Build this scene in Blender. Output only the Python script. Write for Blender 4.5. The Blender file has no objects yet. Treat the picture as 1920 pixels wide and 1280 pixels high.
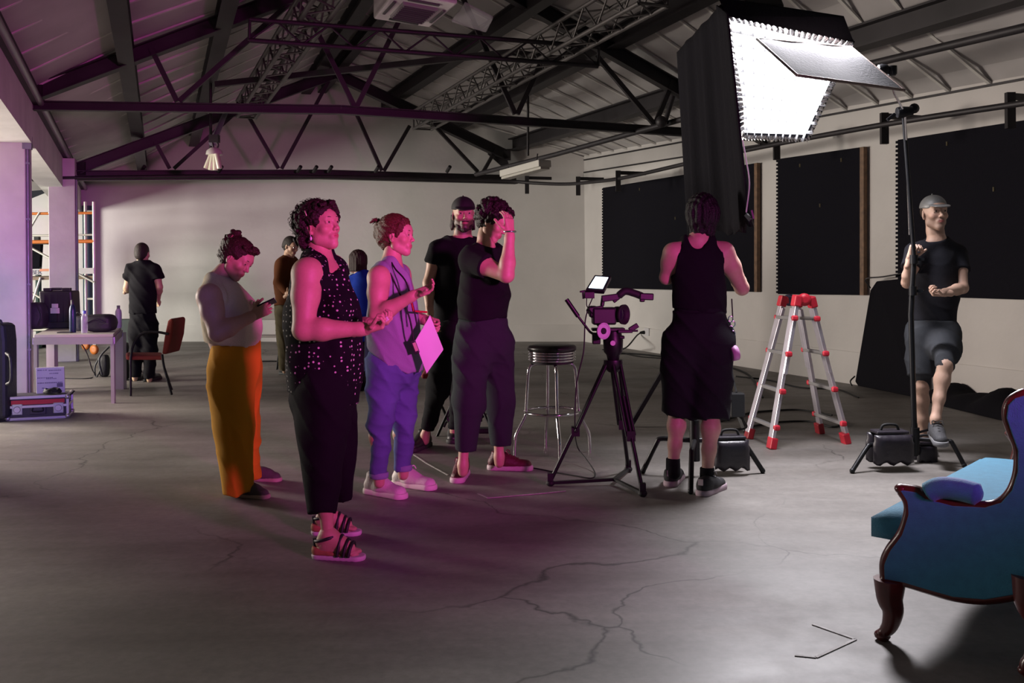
import bpy, bmesh, math, random
import numpy as np
from mathutils import Vector, Matrix, Euler, Quaternion
C = bpy.context.scene.collection
V = Vector
PI = math.pi
# ------------------------------------------------------------------ camera
F = 1800.0          # focal length in pixels of the 1920 wide frame
HC = 1.35           # lens height above the floor
HZ = 499.0          # horizon row
RL = math.radians(0.5)
cd = bpy.data.cameras.new('camera'); cam = bpy.data.objects.new('camera', cd); C.objects.link(cam)
cd.sensor_width = 36.0; cd.lens = F/1920*36.0; cd.shift_y = -(640-HZ)/1920.0
cd.clip_start = 0.05; cd.clip_end = 200
cam.location = (0, 0, HC)
_R = V((math.cos(RL), 0, -math.sin(RL))); _U = V((math.sin(RL), 0, math.cos(RL)))
cam.rotation_euler = Matrix((( _R.x, _U.x, 0), (_R.y, _U.y, -1), (_R.z, _U.z, 0))).to_euler()
bpy.context.scene.camera = cam
# ------------------------------------------------------------------ world, exposure, big lights
sc = bpy.context.scene
sc.view_settings.view_transform = 'Standard'; sc.view_settings.look = 'None'
sc.view_settings.gamma = 1.0; sc.view_settings.use_curve_mapping = False
sc.view_settings.exposure = 0.0
W = bpy.data.worlds.new('world'); sc.world = W; W.use_nodes = True
bg = W.node_tree.nodes['Background']; bg.inputs[0].default_value = (0.62, 0.60, 0.66, 1); bg.inputs[1].default_value = 0.065
def area_light(name, loc, target, power, color, sx, sy, spread=180):
    l = bpy.data.lights.new(name, 'AREA'); l.energy = power; l.color = color; l.shape = 'RECTANGLE'
    l.size = sx; l.size_y = sy; l.spread = math.radians(spread)
    o = bpy.data.objects.new(name, l); C.objects.link(o); o.location = loc
    o.rotation_euler = (V(target)-V(loc)).to_track_quat('-Z', 'Y').to_euler()
    return o
# pink film lamp standing to the right of the camera
area_light('magenta_film_lamp', (2.9, 0.4, 1.78), (-0.75, 5.8, 1.55), 36, (0.88, 0.085, 0.60), 0.5, 0.4, 46)
# violet film lamp washing the first pillar
area_light('violet_film_lamp', (0.6, -0.6, 1.6), (-5.7, 10.2, 1.0), 9, (0.36, 0.22, 1.0), 0.5, 0.5, 20)
# daylight that comes in from the loading door of the side bay
area_light('side_bay_daylight', (-12.5, 12.0, 2.0), (-6.8, 15.6, 1.2), 760, (1.0, 0.98, 0.88), 2.6, 2.4, 150)
area_light('open_door_daylight', (-9.2, 9.3, 2.2), (-1.0, 7.6, 0.9), 760, (1.0, 0.88, 0.78), 2.6, 2.4, 140)
# the film softbox's own output, shaped by its honeycomb: sits just in front of the lit diffuser built below
area_light('softbox_output', (1.90, 6.36, 2.62), (2.05, 4.9, 0.85), 130, (0.97, 0.94, 1.0), 0.72, 0.72, 138)
# ------------------------------------------------------------------ pixel -> world helpers (1920x1280 frame)
def ray(u, v):
    a = (u-960.0)/F; b = (HZ-v)/F
    return V((a*math.cos(RL)+b*math.sin(RL), 1.0, -a*math.sin(RL)+b*math.cos(RL)))
def P(u, v, Y):
    d = ray(u, v); return V((d.x*Y, Y, HC+d.z*Y))
def G(u, v, z=0.0):
    d = ray(u, v); t = (HC-z)/(-d.z); return V((d.x*t, t, z))
def onplane(u, v, a, b):
    """point of the vertical plane through ground points a, b seen at pixel (u, v)"""
    d = ray(u, v); n = V((-(b.y-a.y), b.x-a.x, 0)); t = n.dot(V((a.x, a.y, 0)))/n.dot(V((d.x, d.y, 0)))
    return V((d.x*t, d.y*t, HC+d.z*t))
# ------------------------------------------------------------------ materials
MATS = {}
def mat(name, col, rough=0.6, metal=0.0, var=0.0, scale=8.0, bump=0.0, bscale=60.0, emit=0.0, coat=0.0, alpha=1.0, sheen=0.0, spec=None, sss=0.0, vcol=False, trans=0.0, col2=None, detail=4.0, stretch=None):
    if name in MATS: return MATS[name]
    m = bpy.data.materials.new(name); m.use_nodes = True; MATS[name] = m
    nt = m.node_tree; b = nt.nodes['Principled BSDF']
    c = (col[0], col[1], col[2], 1)
    b.inputs['Base Color'].default_value = c; b.inputs['Roughness'].default_value = rough; b.inputs['Metallic'].default_value = metal
    if spec is not None: b.inputs['Specular IOR Level'].default_value = spec
    if coat: b.inputs['Coat Weight'].default_value = coat
    if sheen: b.inputs['Sheen Weight'].default_value = sheen
    if alpha < 1: b.inputs['Alpha'].default_value = alpha
    if trans: b.inputs['Transmission Weight'].default_value = trans
    if sss: b.inputs['Subsurface Weight'].default_value = sss; b.inputs['Subsurface Radius'].default_value = (0.02, 0.008, 0.004)
    if emit: b.inputs['Emission Color'].default_value = c; b.inputs['Emission Strength'].default_value = emit
    tc = None
    def coords():
        nonlocal tc
        if tc is None:
            t = nt.nodes.new('ShaderNodeTexCoord'); tc = t.outputs['Object']
            if stretch:
                mp = nt.nodes.new('ShaderNodeMapping'); mp.inputs['Scale'].default_value = stretch; nt.links.new(tc, mp.inputs[0]); tc = mp.outputs[0]
        return tc
    src = None
    if vcol:
        at = nt.nodes.new('ShaderNodeAttribute'); at.attribute_name = 'Col'; src = at.outputs['Color']
        nt.links.new(src, b.inputs['Base Color'])
    if var or col2:
        n = nt.nodes.new('ShaderNodeTexNoise'); n.inputs['Scale'].default_value = scale; n.inputs['Detail'].default_value = detail
        nt.links.new(coords(), n.inputs['Vector'])
        r = nt.nodes.new('ShaderNodeMapRange'); r.inputs[1].default_value = 0.3; r.inputs[2].default_value = 0.7
        nt.links.new(n.outputs[0], r.inputs[0])
        mx = nt.nodes.new('ShaderNodeMix'); mx.data_type = 'RGBA'
        c2 = col2 if col2 else tuple(min(1, x*(1+var)) for x in col); c1 = col if col2 else tuple(x*(1-var) for x in col)
        if vcol:
            mx.blend_type = 'MULTIPLY'; mx.inputs[0].default_value = 1; nt.links.new(src, mx.inputs[6])
            cr = nt.nodes.new('ShaderNodeMix'); cr.data_type = 'RGBA'; cr.inputs[6].default_value = (1-var,)*3+(1,); cr.inputs[7].default_value = (1+var*.4,)*3+(1,)
            nt.links.new(r.outputs[0], cr.inputs[0]); nt.links.new(cr.outputs[2], mx.inputs[7])
        else:
            nt.links.new(r.outputs[0], mx.inputs[0]); mx.inputs[6].default_value = (*c1, 1); mx.inputs[7].default_value = (*c2, 1)
        nt.links.new(mx.outputs[2], b.inputs['Base Color'])
    if bump:
        n = nt.nodes.new('ShaderNodeTexNoise'); n.inputs['Scale'].default_value = bscale; n.inputs['Detail'].default_value = 3
        nt.links.new(coords(), n.inputs['Vector'])
        bp = nt.nodes.new('ShaderNodeBump'); bp.inputs['Strength'].default_value = bump; bp.inputs['Distance'].default_value = 0.01
        nt.links.new(n.outputs[0], bp.inputs['Height']); nt.links.new(bp.outputs[0], b.inputs['Normal'])
    return m
# ------------------------------------------------------------------ object helpers
def setp(o, label=None, cat=None, group=None, kind=None):
    if label: o['label'] = label
    if cat: o['category'] = cat
    if group: o['group'] = group
    if kind: o['kind'] = kind
    return o
ROOT = {}
def thing(name, label, cat, loc, group=None):
    o = bpy.data.objects.new(name, None); C.objects.link(o); o.location = loc; o.empty_display_size = 0.1
    ROOT[o] = V(loc); return setp(o, label, cat, group)
def link_mesh(name, me, parent=None, base=True):
    """mesh with world coordinates -> object; children are moved into their thing's frame"""
    o = bpy.data.objects.new(name, me); C.objects.link(o)
    n = len(me.vertices); co = np.empty(n*3, dtype=np.float32); me.vertices.foreach_get('co', co); co = co.reshape(-1, 3)
    if parent is not None:
        off = ROOT[parent]; o.parent = parent
    else:
        lo = co.min(0); hi = co.max(0); off = V(((lo[0]+hi[0])/2, (lo[1]+hi[1])/2, lo[2])); o.location = off
    co -= np.array(off, dtype=np.float32); me.vertices.foreach_set('co', co.ravel()); me.update()
    ROOT[o] = V(off); return o
class MB:
    def __init__(s): s.v = []; s.f = []; s.sm = []; s.mi = []; s.cm = 0
    def add(s, vs, fs, smooth=False):
        n = len(s.v); s.v += [tuple(v) for v in vs]; s.f += [tuple(i+n for i in f) for f in fs]; s.sm += [smooth]*len(fs); s.mi += [s.cm]*len(fs); return s
    def box(s, c, size, M=None):
        x, y, z = (d/2 for d in size); c = V(c)
        vs = [V((sx*x, sy*y, sz*z)) for sx in (-1, 1) for sy in (-1, 1) for sz in (-1, 1)]
        if M is not None: vs = [M @ v for v in vs]
        return s.add([c+v for v in vs], [(0,1,3,2),(4,6,7,5),(0,4,5,1),(2,3,7,6),(0,2,6,4),(1,5,7,3)])
    def hexa(s, pts):
        """8 points: bottom 0-3 around, top 4-7 around"""
        return s.add(pts, [(3,2,1,0),(4,5,6,7),(0,1,5,4),(1,2,6,5),(2,3,7,6),(3,0,4,7)])
    def beam(s, a, b, w, h, up=(0, 0, 1)):
        a = V(a); b = V(b); d = (b-a).normalized(); up = V(up)
        sd = d.cross(up)
        if sd.length < 1e-4: sd = d.cross(V((0, 1, 0)))
        sd.normalize(); u = sd.cross(d).normalized()
        q = [-sd*w/2-u*h/2, sd*w/2-u*h/2, sd*w/2+u*h/2, -sd*w/2+u*h/2]
        return s.add([a+k for k in q]+[b+k for k in q], [(3,2,1,0),(4,5,6,7),(0,1,5,4),(1,2,6,5),(2,3,7,6),(3,0,4,7)])
    def angle(s, a, b, w, h, t=0.012, up=(0, 0, 1)):
        """I section: two flanges and a web"""
        a = V(a); b = V(b); d = (b-a).normalized(); sd = d.cross(V(up)).normalized(); u = sd.cross(d).normalized()
        s.beam(a+u*(h/2-t/2), b+u*(h/2-t/2), w, t, up); s.beam(a-u*(h/2-t/2), b-u*(h/2-t/2), w, t, up); s.beam(a, b, t, h-t, up); return s
    def tube(s, pts, r, seg=10, closed=False, cap=True):
        pts = [V(p) for p in pts]; n = len(pts); rs = r if isinstance(r, (list, tuple)) else [r]*n
        rings = []; up = None
        for i, p in enumerate(pts):
            if closed: d = (pts[(i+1) % n]-pts[i-1])
            else: d = pts[min(i+1, n-1)]-pts[max(i-1, 0)]
            d.normalize()
            if up is None:
                up = V((0, 0, 1)) if abs(d.z) < .9 else V((1, 0, 0))
            x = d.cross(up)
            if x.length < 1e-5: x = d.cross(V((0.3, 1, 0)))
            x.normalize(); up = x.cross(d).normalized()
            rings.append([p+(x*math.cos(2*PI*k/seg)+up*math.sin(2*PI*k/seg))*rs[i] for k in range(seg)])
        vs = [v for g in rings for v in g]; fs = []
        m = n if closed else n-1
        for i in range(m):
            j = (i+1) % n
            for k in range(seg):
                l = (k+1) % seg; fs.append((i*seg+k, i*seg+l, j*seg+l, j*seg+k))
        s.add(vs, fs, True)
        if cap and not closed:
            s.add(rings[0], [tuple(range(seg))[::-1]]); s.add(rings[-1], [tuple(range(seg))])
        return s
    def lathe(s, c, prof, seg=24, axis=(0, 0, 1), smooth=True):
        """prof: (radius, height) list along axis"""
        q = V((0, 0, 1)).rotation_difference(V(axis)); c = V(c); vs = []; fs = []
        for r, z in prof:
            for k in range(seg): vs.append(c+q @ V((r*math.cos(2*PI*k/seg), r*math.sin(2*PI*k/seg), z)))
        for i in range(len(prof)-1):
            for k in range(seg):
                l = (k+1) % seg; fs.append((i*seg+k, i*seg+l, (i+1)*seg+l, (i+1)*seg+k))
        s.add(vs, fs, smooth)
        s.add(vs[:seg], [tuple(range(seg))[::-1]]); s.add(vs[-seg:], [tuple(range(seg))]); return s
    def ball(s, c, r, seg=14, ring=8, M=None):
        r3 = r if isinstance(r, (tuple, list)) else (r, r, r); c = V(c); vs = []; fs = []
        for i in range(ring+1):
            t = PI*i/ring
            for k in range(seg):
                v = V((r3[0]*math.sin(t)*math.cos(2*PI*k/seg), r3[1]*math.sin(t)*math.sin(2*PI*k/seg), r3[2]*math.cos(t)))
                if M is not None: v = M @ v
                vs.append(c+v)
        for i in range(ring):
            for k in range(seg):
                l = (k+1) % seg; fs.append((i*seg+k, (i+1)*seg+k, (i+1)*seg+l, i*seg+l))
        return s.add(vs, fs, True)
    def prism(s, poly, ext):
        """poly: list of world points, ext: vector"""
        n = len(poly); poly = [V(p) for p in poly]; ext = V(ext)
        vs = poly+[p+ext for p in poly]
        fs = [tuple(range(n))[::-1], tuple(range(n, 2*n))]+[(i, (i+1) % n, (i+1) % n+n, i+n) for i in range(n)]
        return s.add(vs, fs)
    def mesh(s, mats):
        me = bpy.data.meshes.new('m'); me.from_pydata(s.v, [], s.f)
        me.polygons.foreach_set('use_smooth', s.sm); me.polygons.foreach_set('material_index', s.mi)
        for m in (mats if isinstance(mats, (list, tuple)) else [mats]): me.materials.append(m)
        bm = bmesh.new(); bm.from_mesh(me); bmesh.ops.recalc_face_normals(bm, faces=bm.faces); bm.to_mesh(me); bm.free()
        me.update(); return me
    def build(s, name, m, parent=None, bevel=0.0, solo=None, seg=2):
        me = s.mesh(m); me.name = name; o = link_mesh(name, me, parent)
        if bevel:
            b = o.modifiers.new('bevel', 'BEVEL'); b.width = bevel; b.segments = seg; b.limit_method = 'ANGLE'; b.angle_limit = math.radians(40)
        return o
def part(name, mb, m, parent, bevel=0.0, label=None):
    o = mb.build(name, m, parent, bevel)
    if label: o['label'] = label
    return o
def solo(name, mb, m, label, cat, group=None, bevel=0.0, kind=None):
    o = mb.build(name, m, None, bevel); return setp(o, label, cat, group, kind)
def struct(name, mb, m, parent=None, bevel=0.0):
    o = mb.build(name, m, parent, bevel)
    if parent is None: o['kind'] = 'structure'
    return o
def lerp(a, b, t): return V(a)*(1-t)+V(b)*t
def spline(pts, n=8):
    """catmull-rom through points"""
    pts = [V(p) for p in pts]; out = []
    q = [pts[0]*2-pts[1]]+pts+[pts[-1]*2-pts[-2]]
    for i in range(1, len(q)-2):
        for k in range(n):
            t = k/n; a, b, c, d = q[i-1], q[i], q[i+1], q[i+2]
            out.append(0.5*((2*b)+(-a+c)*t+(2*a-5*b+4*c-d)*t*t+(-a+3*b-3*c+d)*t**3))
    out.append(pts[-1]); return out
# ================================================================== the room
steel = mat('dark_steel', (0.028, 0.024, 0.027), 0.55, 0.3, var=0.25, scale=3)
white_plaster = mat('white_plaster', (0.60, 0.57, 0.55), 0.9, var=0.07, scale=1.2, bump=0.25, bscale=14)
roof_sheet = mat('roof_sheet', (0.46, 0.435, 0.43), 0.75, var=0.12, scale=1.5)
rib_paint = mat('roof_rib', (0.62, 0.60, 0.57), 0.7, var=0.1, scale=4)
black_cloth = mat('black_cloth', (0.0085, 0.008, 0.011), 0.95, spec=0.1, bump=0.4, bscale=40)
black_foam = mat('black_foam', (0.0085, 0.008, 0.012), 0.95, spec=0.1, bump=0.5, bscale=90)
black_paint = mat('black_paint', (0.012, 0.012, 0.014), 0.4)
chrome = mat('chrome', (0.75, 0.74, 0.76), 0.12, 1.0)
alu = mat('brushed_aluminium', (0.72, 0.68, 0.74), 0.34, 0.85, var=0.08, scale=20)
wood_strip = mat('brown_wood', (0.16, 0.085, 0.045), 0.6, var=0.3, scale=18)
# floor material: stained polished concrete
def floor_mat():
    m = bpy.data.materials.new('stained_concrete'); m.use_nodes = True; nt = m.node_tree; b = nt.nodes['Principled BSDF']
    tc = nt.nodes.new('ShaderNodeTexCoord')
    def noise(scale, detail=6, rough=.6, vec=None):
        n = nt.nodes.new('ShaderNodeTexNoise'); n.inputs['Scale'].default_value = scale; n.inputs['Detail'].default_value = detail; n.inputs['Roughness'].default_value = rough
        nt.links.new(vec or tc.outputs['Object'], n.inputs['Vector']); return n.outputs[0]
    def ramp(src, stops):
        r = nt.nodes.new('ShaderNodeValToRGB'); e = r.color_ramp.elements
        while len(e) < len(stops): e.new(0.5)
        for q, (p, c) in zip(e, stops): q.position = p; q.color = (*c, 1)
        nt.links.new(src, r.inputs[0]); return r.outputs[0]
    def mixc(f, a, b_, mode='MIX'):
        x = nt.nodes.new('ShaderNodeMix'); x.data_type = 'RGBA'; x.blend_type = mode
        if isinstance(f, float): x.inputs[0].default_value = f
        else: nt.links.new(f, x.inputs[0])
        for i, q in ((6, a), (7, b_)):
            if isinstance(q, tuple): x.inputs[i].default_value = (*q, 1)
            else: nt.links.new(q, x.inputs[i])
        return x.outputs[2]
    mp = nt.nodes.new('ShaderNodeMapping'); mp.inputs['Scale'].default_value = (0.25, 1.3, 1); mp.inputs['Rotation'].default_value = (0, 0, -0.25); nt.links.new(tc.outputs['Object'], mp.inputs[0])
    base = ramp(noise(0.55, 8, .62), [(0.30, (0.14, 0.128, 0.118)), (0.52, (0.20, 0.185, 0.172)), (0.72, (0.275, 0.255, 0.238))])
    streak = ramp(noise(2.2, 8, .6, mp.outputs[0]), [(0.32, (0.62, 0.60, 0.58)), (0.58, (1, 1, 1)), (0.75, (1.25, 1.24, 1.2))])
    c = mixc(0.8, base, streak, 'MULTIPLY')
    fine = ramp(noise(30, 4), [(0.3, (0.86, 0.86, 0.86)), (0.7, (1.08, 1.08, 1.08))]); c = mixc(1.0, c, fine, 'MULTIPLY')
    # hairline cracks
    n = nt.nodes.new('ShaderNodeTexNoise'); n.inputs['Scale'].default_value = 1.2; n.inputs['Detail'].default_value = 5; nt.links.new(tc.outputs['Object'], n.inputs['Vector'])
    ad = nt.nodes.new('ShaderNodeVectorMath'); ad.operation = 'MULTIPLY_ADD'; ad.inputs[1].default_value = (0.9, 0.9, 0); nt.links.new(n.outputs[1], ad.inputs[0]); nt.links.new(tc.outputs['Object'], ad.inputs[2])
    vo = nt.nodes.new('ShaderNodeTexVoronoi'); vo.feature = 'DISTANCE_TO_EDGE'; vo.inputs['Scale'].default_value = 0.42; nt.links.new(ad.outputs[0], vo.inputs['Vector'])
    ck = ramp(vo.outputs[0], [(0.0, (1, 1, 1)), (0.004, (0, 0, 0))])
    gate = ramp(noise(0.8, 2), [(0.45, (0, 0, 0)), (0.6, (1, 1, 1))])
    cf = mixc(1.0, ck, gate, 'MULTIPLY'); c = mixc(cf, c, (0.045, 0.04, 0.037))
    # worn polish
    nt.links.new(c, b.inputs['Base Color'])
    rr = nt.nodes.new('ShaderNodeMapRange'); rr.inputs[1].default_value = .3; rr.inputs[2].default_value = .7; rr.inputs[3].default_value = .46; rr.inputs[4].default_value = .70
    nt.links.new(noise(1.6, 6), rr.inputs[0]); nt.links.new(rr.outputs[0], b.inputs['Roughness'])
    bp = nt.nodes.new('ShaderNodeBump'); bp.inputs['Strength'].default_value = .15; bp.inputs['Distance'].default_value = .006
    nt.links.new(noise(9, 6), bp.inputs['Height']); nt.links.new(bp.outputs[0], b.inputs['Normal'])
    return m
concrete = floor_mat()
# ground control points
g_corner = G(1098, 640); g_backleft = G(196, 640)
g_right = G(1920, 770)
wd = (g_corner-g_right).normalized()            # along the right wall, away from camera
wn = V((-wd.y, wd.x, 0))                        # towards the room
if wn.x > 0: wn = -wn
bdir = (g_corner-g_backleft).normalized()
g_col1 = V((P(28, 0, 10.43).x, 10.43, 0)); g_col2 = V((P(124, 0, 14.3).x, 14.3, 0))
t1a = g_col1; t1b = onplane(1440, 600, g_corner, g_right); t1b.z = 0
t2a = V((P(150, 0, 14.4).x, 14.4, 0)); t2b = V((P(960, 0, 17.05).x, 17.05, 0))
m = MB(); m.add([(-22, -4, 0), (9, -4, 0), (9, 22, 0), (-22, 22, 0), (-22, -4, -.15), (9, -4, -.15), (9, 22, -.15), (-22, 22, -.15)], [(0,1,2,3),(7,6,5,4),(0,4,5,1),(1,5,6,2),(2,6,7,3),(3,7,4,0)])
floor = struct('floor', m, concrete)
# roof: the sheeting follows the purlin lines, each seen at the back wall and above the first truss
def ext(a, b, k): return b+(b-a)*k
PURL = [((268, 312), (237, 106)), ((364, 264), (418, 40)), ((574, 166), (742, -94)), ((604, 166), (812, -92)), ((716, 198), (985, 14)), ((842, 238), (1148, 76)), ((962, 272), (1292, 170))]
def bk_t1(pb, p1, up=.0):
    z = V((0, 0, up)); return onplane(pb[0], pb[1], g_backleft, g_corner)+z, onplane(p1[0], p1[1], t1a, t1b)+z
NODES = [bk_t1((150, 338), (58, 166))]+[bk_t1(*p, .15) for p in PURL[:3]]+[bk_t1((590, 158), (778, -104), .16)]+[bk_t1(*p, .15) for p in PURL[3:]]+[bk_t1((1106, 296), (1446, 236))]
Eb, E1 = NODES[0]; Rb, R1 = NODES[-1]; Ab, A1 = NODES[4]
Ef = ext(Eb, E1, 1.6); Rf = ext(Rb, R1, 1.7)
FR = [ext(p, q, 1.6) for p, q in NODES]; FR[-1] = Rf
BB = [ext(q, p, .05) for p, q in NODES]
roof = MB()
for i_ in range(len(NODES)-1):
    for a_, c_ in (((BB[i_], BB[i_+1]), (NODES[i_][1], NODES[i_+1][1])), ((NODES[i_][1], NODES[i_+1][1]), (FR[i_], FR[i_+1]))):
        q = [a_[0], a_[1], c_[1], c_[0]]; roof.hexa(q+[p+V((0, 0, .08)) for p in q])
ceiling = struct('ceiling', roof, roof_sheet)
# standing ribs of the roof sheeting
for i_ in range(len(NODES)-1):
    if i_ == 3: continue
    for k in range(20):
        t = k/12
        f = lambda n: lerp(BB[n], NODES[n][1], t) if t <= 1 else lerp(NODES[n][1], FR[n], (t-1)/1.6*1.05)
        rb = MB(); dz = V((0, 0, -.008)); rb.beam(f(i_)+dz, f(i_+1)+dz, 0.04, 0.022); part('sheet_rib', rb, rib_paint, ceiling)
# back wall (gable), slightly thick, with a ledge course
bn = V((bdir.y, -bdir.x, 0))                      # towards camera
if bn.y > 0: bn = -bn
wl = g_backleft-bdir*2.6
def wallpoly(pts, n, th, name, m_):
    b = MB(); b.prism(pts, -n*th); return struct(name, b, m_)
El = V((wl.x, wl.y, Eb.z-.75))
wall_back = wallpoly([wl, g_corner, V((g_corner.x, g_corner.y, Rb.z+.02))]+[NODES[k][0]+V((0, 0, .03)) for k in range(8, -1, -1)]+[El], bn, .2, 'wall_back', white_plaster)
# right wall
fr = g_right-wd*6
wall_right = wallpoly([g_corner+wd*.0, fr, V((fr.x, fr.y, 3.2)), V((g_corner.x, g_corner.y, Rb.z+.05))], wn, .25, 'wall_right', white_plaster)
lb = MB(); hb = 0.30
lb.hexa([g_backleft-bdir*.2, g_corner, g_corner+bn*.03, g_backleft+bn*.03-bdir*.2]+[p+V((0, 0, hb)) for p in (g_backleft-bdir*.2, g_corner, g_corner+bn*.018, g_backleft+bn*.018-bdir*.2)])
struct('baseboard_back', lb, white_plaster)
lb = MB(); lb.hexa([g_corner, fr, fr+wn*.035, g_corner+wn*.035]+[p+V((0, 0, .36)) for p in (g_corner, fr, fr+wn*.02, g_corner+wn*.02)])
struct('baseboard_right', lb, white_plaster)
# ---- left bay: concrete columns, beam over them, side bay walls
cdir = (g_col2-g_col1).normalized(); cn = V((cdir.y, -cdir.x, 0))
plaster_col = mat('painted_concrete', (0.60, 0.585, 0.56), 0.85, var=0.10, scale=2.5, bump=0.2, bscale=12)
MC = Matrix((( cn.x, cdir.x, 0), (cn.y, cdir.y, 0), (0, 0, 1)))
for i, (g, w, top) in enumerate(((g_col1, .40, 3.25), (g_col2, .36, 3.0), (g_col1*2-g_col2+V((-.2, 0, 0)), .4, 3.3))):
    b = MB(); cc = g-cn*(w/2-.12); b.box((cc.x, cc.y, top/2), (w, w, top), MC)
    # haunch
    o = solo('concrete_column', b, plaster_col, ['near white concrete pillar at the left edge with grey conduits on its side', 'slimmer white concrete pillar farther back beside the scaffold tower', 'white concrete pillar out of sight at the near left'][i], 'pillar', bevel=.01)
# beam above the columns following the eave
b = MB(); pA, pB, pM = Ef, Eb, E1
for a, c in ((Ef, E1), (E1, Eb)):
    q = [a-cn*.30, c-cn*.30, c+cn*.02, a+cn*.02]
    b.hexa([p+V((0, 0, -.62)) for p in q]+[p+V((0, 0, -.02)) for p in q])
struct('trim_1', b, plaster_col)
# eave pipe / gutter pair
b = MB(); off = cn*.10+V((0, 0, -.16))
b.tube([Ef+off, E1+off, Eb+off], .035, 8); solo('eave_pipe', b, mat('grey_pipe', (.25, .24, .25), .4, .4), 'grey pipe running along the left eave above the pillars', 'pipe')
b = MB(); off = cn*.02+V((0, 0, -.1)); b.beam(Ef+off, E1+off, .14, .16); b.beam(E1+off, Eb+off, .14, .16); solo('eave_beam', b, steel, 'dark steel eave beam along the left edge of the roof', 'beam')
# side bay: far wall, left wall and low roof
sb = MB(); sw = wl-bdir*7
sb.prism([sw, wl, V((wl.x, wl.y, El.z)), V((sw.x, sw.y, El.z))], -bn*.2); struct('wall_side_bay', sb, white_plaster)
sb = MB(); q = [Ef-cn*.3, Eb-cn*.3, Eb-cn*8+V((0, 0, -.9)), Ef-cn*8+V((0, 0, -.9))]
sb.hexa([p+V((0, 0, -.15)) for p in q]+[p for p in q]); struct('trim_2', sb, roof_sheet)
# diagonal rafters of side bay
for k, (t, nm) in enumerate(((.0, 'nearer'), (.45, 'farther'))):
    a = lerp(E1, Eb, t)-cn*.3+V((0, 0, -.25)); b = MB(); b.beam(a, a-cn*6+V((0, 0, -.7)), .08, .16)
    solo('side_rafter', b, steel, 'dark %s rafter of the low side bay roof' % nm, 'rafter')
# conduits on near column
gp = mat('grey_conduit', (.22, .22, .26), .45, .3)
for k, dx in enumerate((.0, .045)):
    a = g_col1+cn*(.135)-cdir*(.16-dx); b = MB(); b.tube([a, a+V((0, 0, 3.05))], .016 if k else .02, 8)
    if k == 0:
        for zz in (.5, 1.2, 1.9, 2.5): b.box(a+V((0, 0, zz)), (.05, .05, .02), MC)
        b.box(a+V((0, 0, 2.72)), (.09, .08, .14), MC)
    solo('conduit', b, gp, ['grey conduit with a junction box on the near pillar', 'thin second conduit on the near pillar'][k], 'conduit')
a = g_col2+cn*.135-cdir*.15; b = MB(); b.tube([a, a+V((0, 0, 2.75))], .016, 8); solo('conduit', b, gp, 'grey conduit on the farther white pillar', 'conduit')
# green drainpipe in the side bay next to the back wall
b = MB(); a = onplane(166, 600, wl+bn*.15, g_corner+bn*.15); b.tube([V((a.x, a.y, 0)), V((a.x, a.y, 2.55))], .09, 12)
solo('drain_pipe', b, mat('dark_teal_paint', (.02, .055, .075), .5), 'dark teal vertical pipe behind the scaffold tower', 'pipe')

# ================================================================== roof steel
def tp1(u, v): return onplane(u, v, t1a, t1b)
def tp2(u, v): return onplane(u, v, t2a, t2b)
def truss(label, tp, chord, rafL, rafR, webs, cw, rw, ww):
    t = thing('roof_truss', label, 'truss', V((tp(*chord[0]).x, tp(*chord[0]).y, tp(*chord[0]).z)), None)
    for i in range(len(chord)-1):
        b = MB(); b.angle(tp(*chord[i]), tp(*chord[i+1]), cw, cw); part('bottom_chord', b, steel, t)
    b = MB(); b.angle(tp(*rafL[0]), tp(*rafL[1]), rw, rw*1.15); part('left_rafter', b, steel, t)
    b = MB(); b.angle(tp(*rafR[0]), tp(*rafR[1]), rw, rw*1.15); part('right_rafter', b, steel, t)
    for a, c in webs:
        b = MB(); b.beam(tp(*a), tp(*c), ww, ww); part('strut', b, steel, t)
    for k in (rafL, rafR):
        b = MB(); b.box(tp(*k[0]), (.22, .03, .2)); part('gusset_plate', b, steel, t)
    return t
truss('near dark steel roof truss with long level bottom chord crossing the whole frame', tp1,
      [(58, 198), (640, 206), (1440, 258)], [(60, 176), (800, -102)], [(1440, 262), (800, -102)],
      [((284, 92), (332, 190)), ((336, 190), (548, 2)), ((585, 40), (665, 200)), ((668, 202), (782, -30)), ((856, -30), (966, 214)), ((970, 214), (1018, 108)), ((1118, 104), (1226, 232)), ((1228, 234), (1262, 150)), ((585, 40), (548, -5))], .10, .15, .055)
truss('far dark steel roof truss in front of the back gable wall', tp2,
      [(60, 330), (600, 327), (968, 337)], [(146, 316), (628, 138)], [(946, 290), (628, 138)],
      [((290, 264), (318, 316)), ((326, 316), (452, 202)), ((466, 218), (522, 316)), ((528, 316), (616, 152)), ((640, 150), (716, 320)), ((720, 320), (768, 236)), ((802, 222), (896, 322)), ((906, 322), (930, 280))], .15, .15, .055)
# purlins
def roofline(label, pb, p1, w, h, k=1.5, p_back=None):
    a = onplane(pb[0], pb[1], g_backleft, g_corner)+bn*.02; c = onplane(p1[0], p1[1], t1a, t1b); d = ext(a, c, k)
    b = MB(); b.angle(a, d, w, h, .02); solo('purlin', b, steel, label, 'purlin')
roofline('dark steel purlin nearest the left eave', *PURL[0], .17, .22)
roofline('second dark steel purlin from the left eave', *PURL[1], .17, .22)
roofline('ridge purlin left of the roof peak', *PURL[2], .17, .22)
roofline('ridge purlin right of the roof peak', *PURL[3], .15, .18)
roofline('dark steel purlin just right of the ridge', *PURL[4], .17, .22)
roofline('dark steel purlin midway down the right roof slope', *PURL[5], .19, .24)
roofline('lower dark steel purlin on the right slope ending with a cut end', *PURL[6], .19, .22)
roofline('dark steel beam along the right wall under the roof', (1102, 312), (1444, 254), .17, .24, k=1.9)
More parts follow.
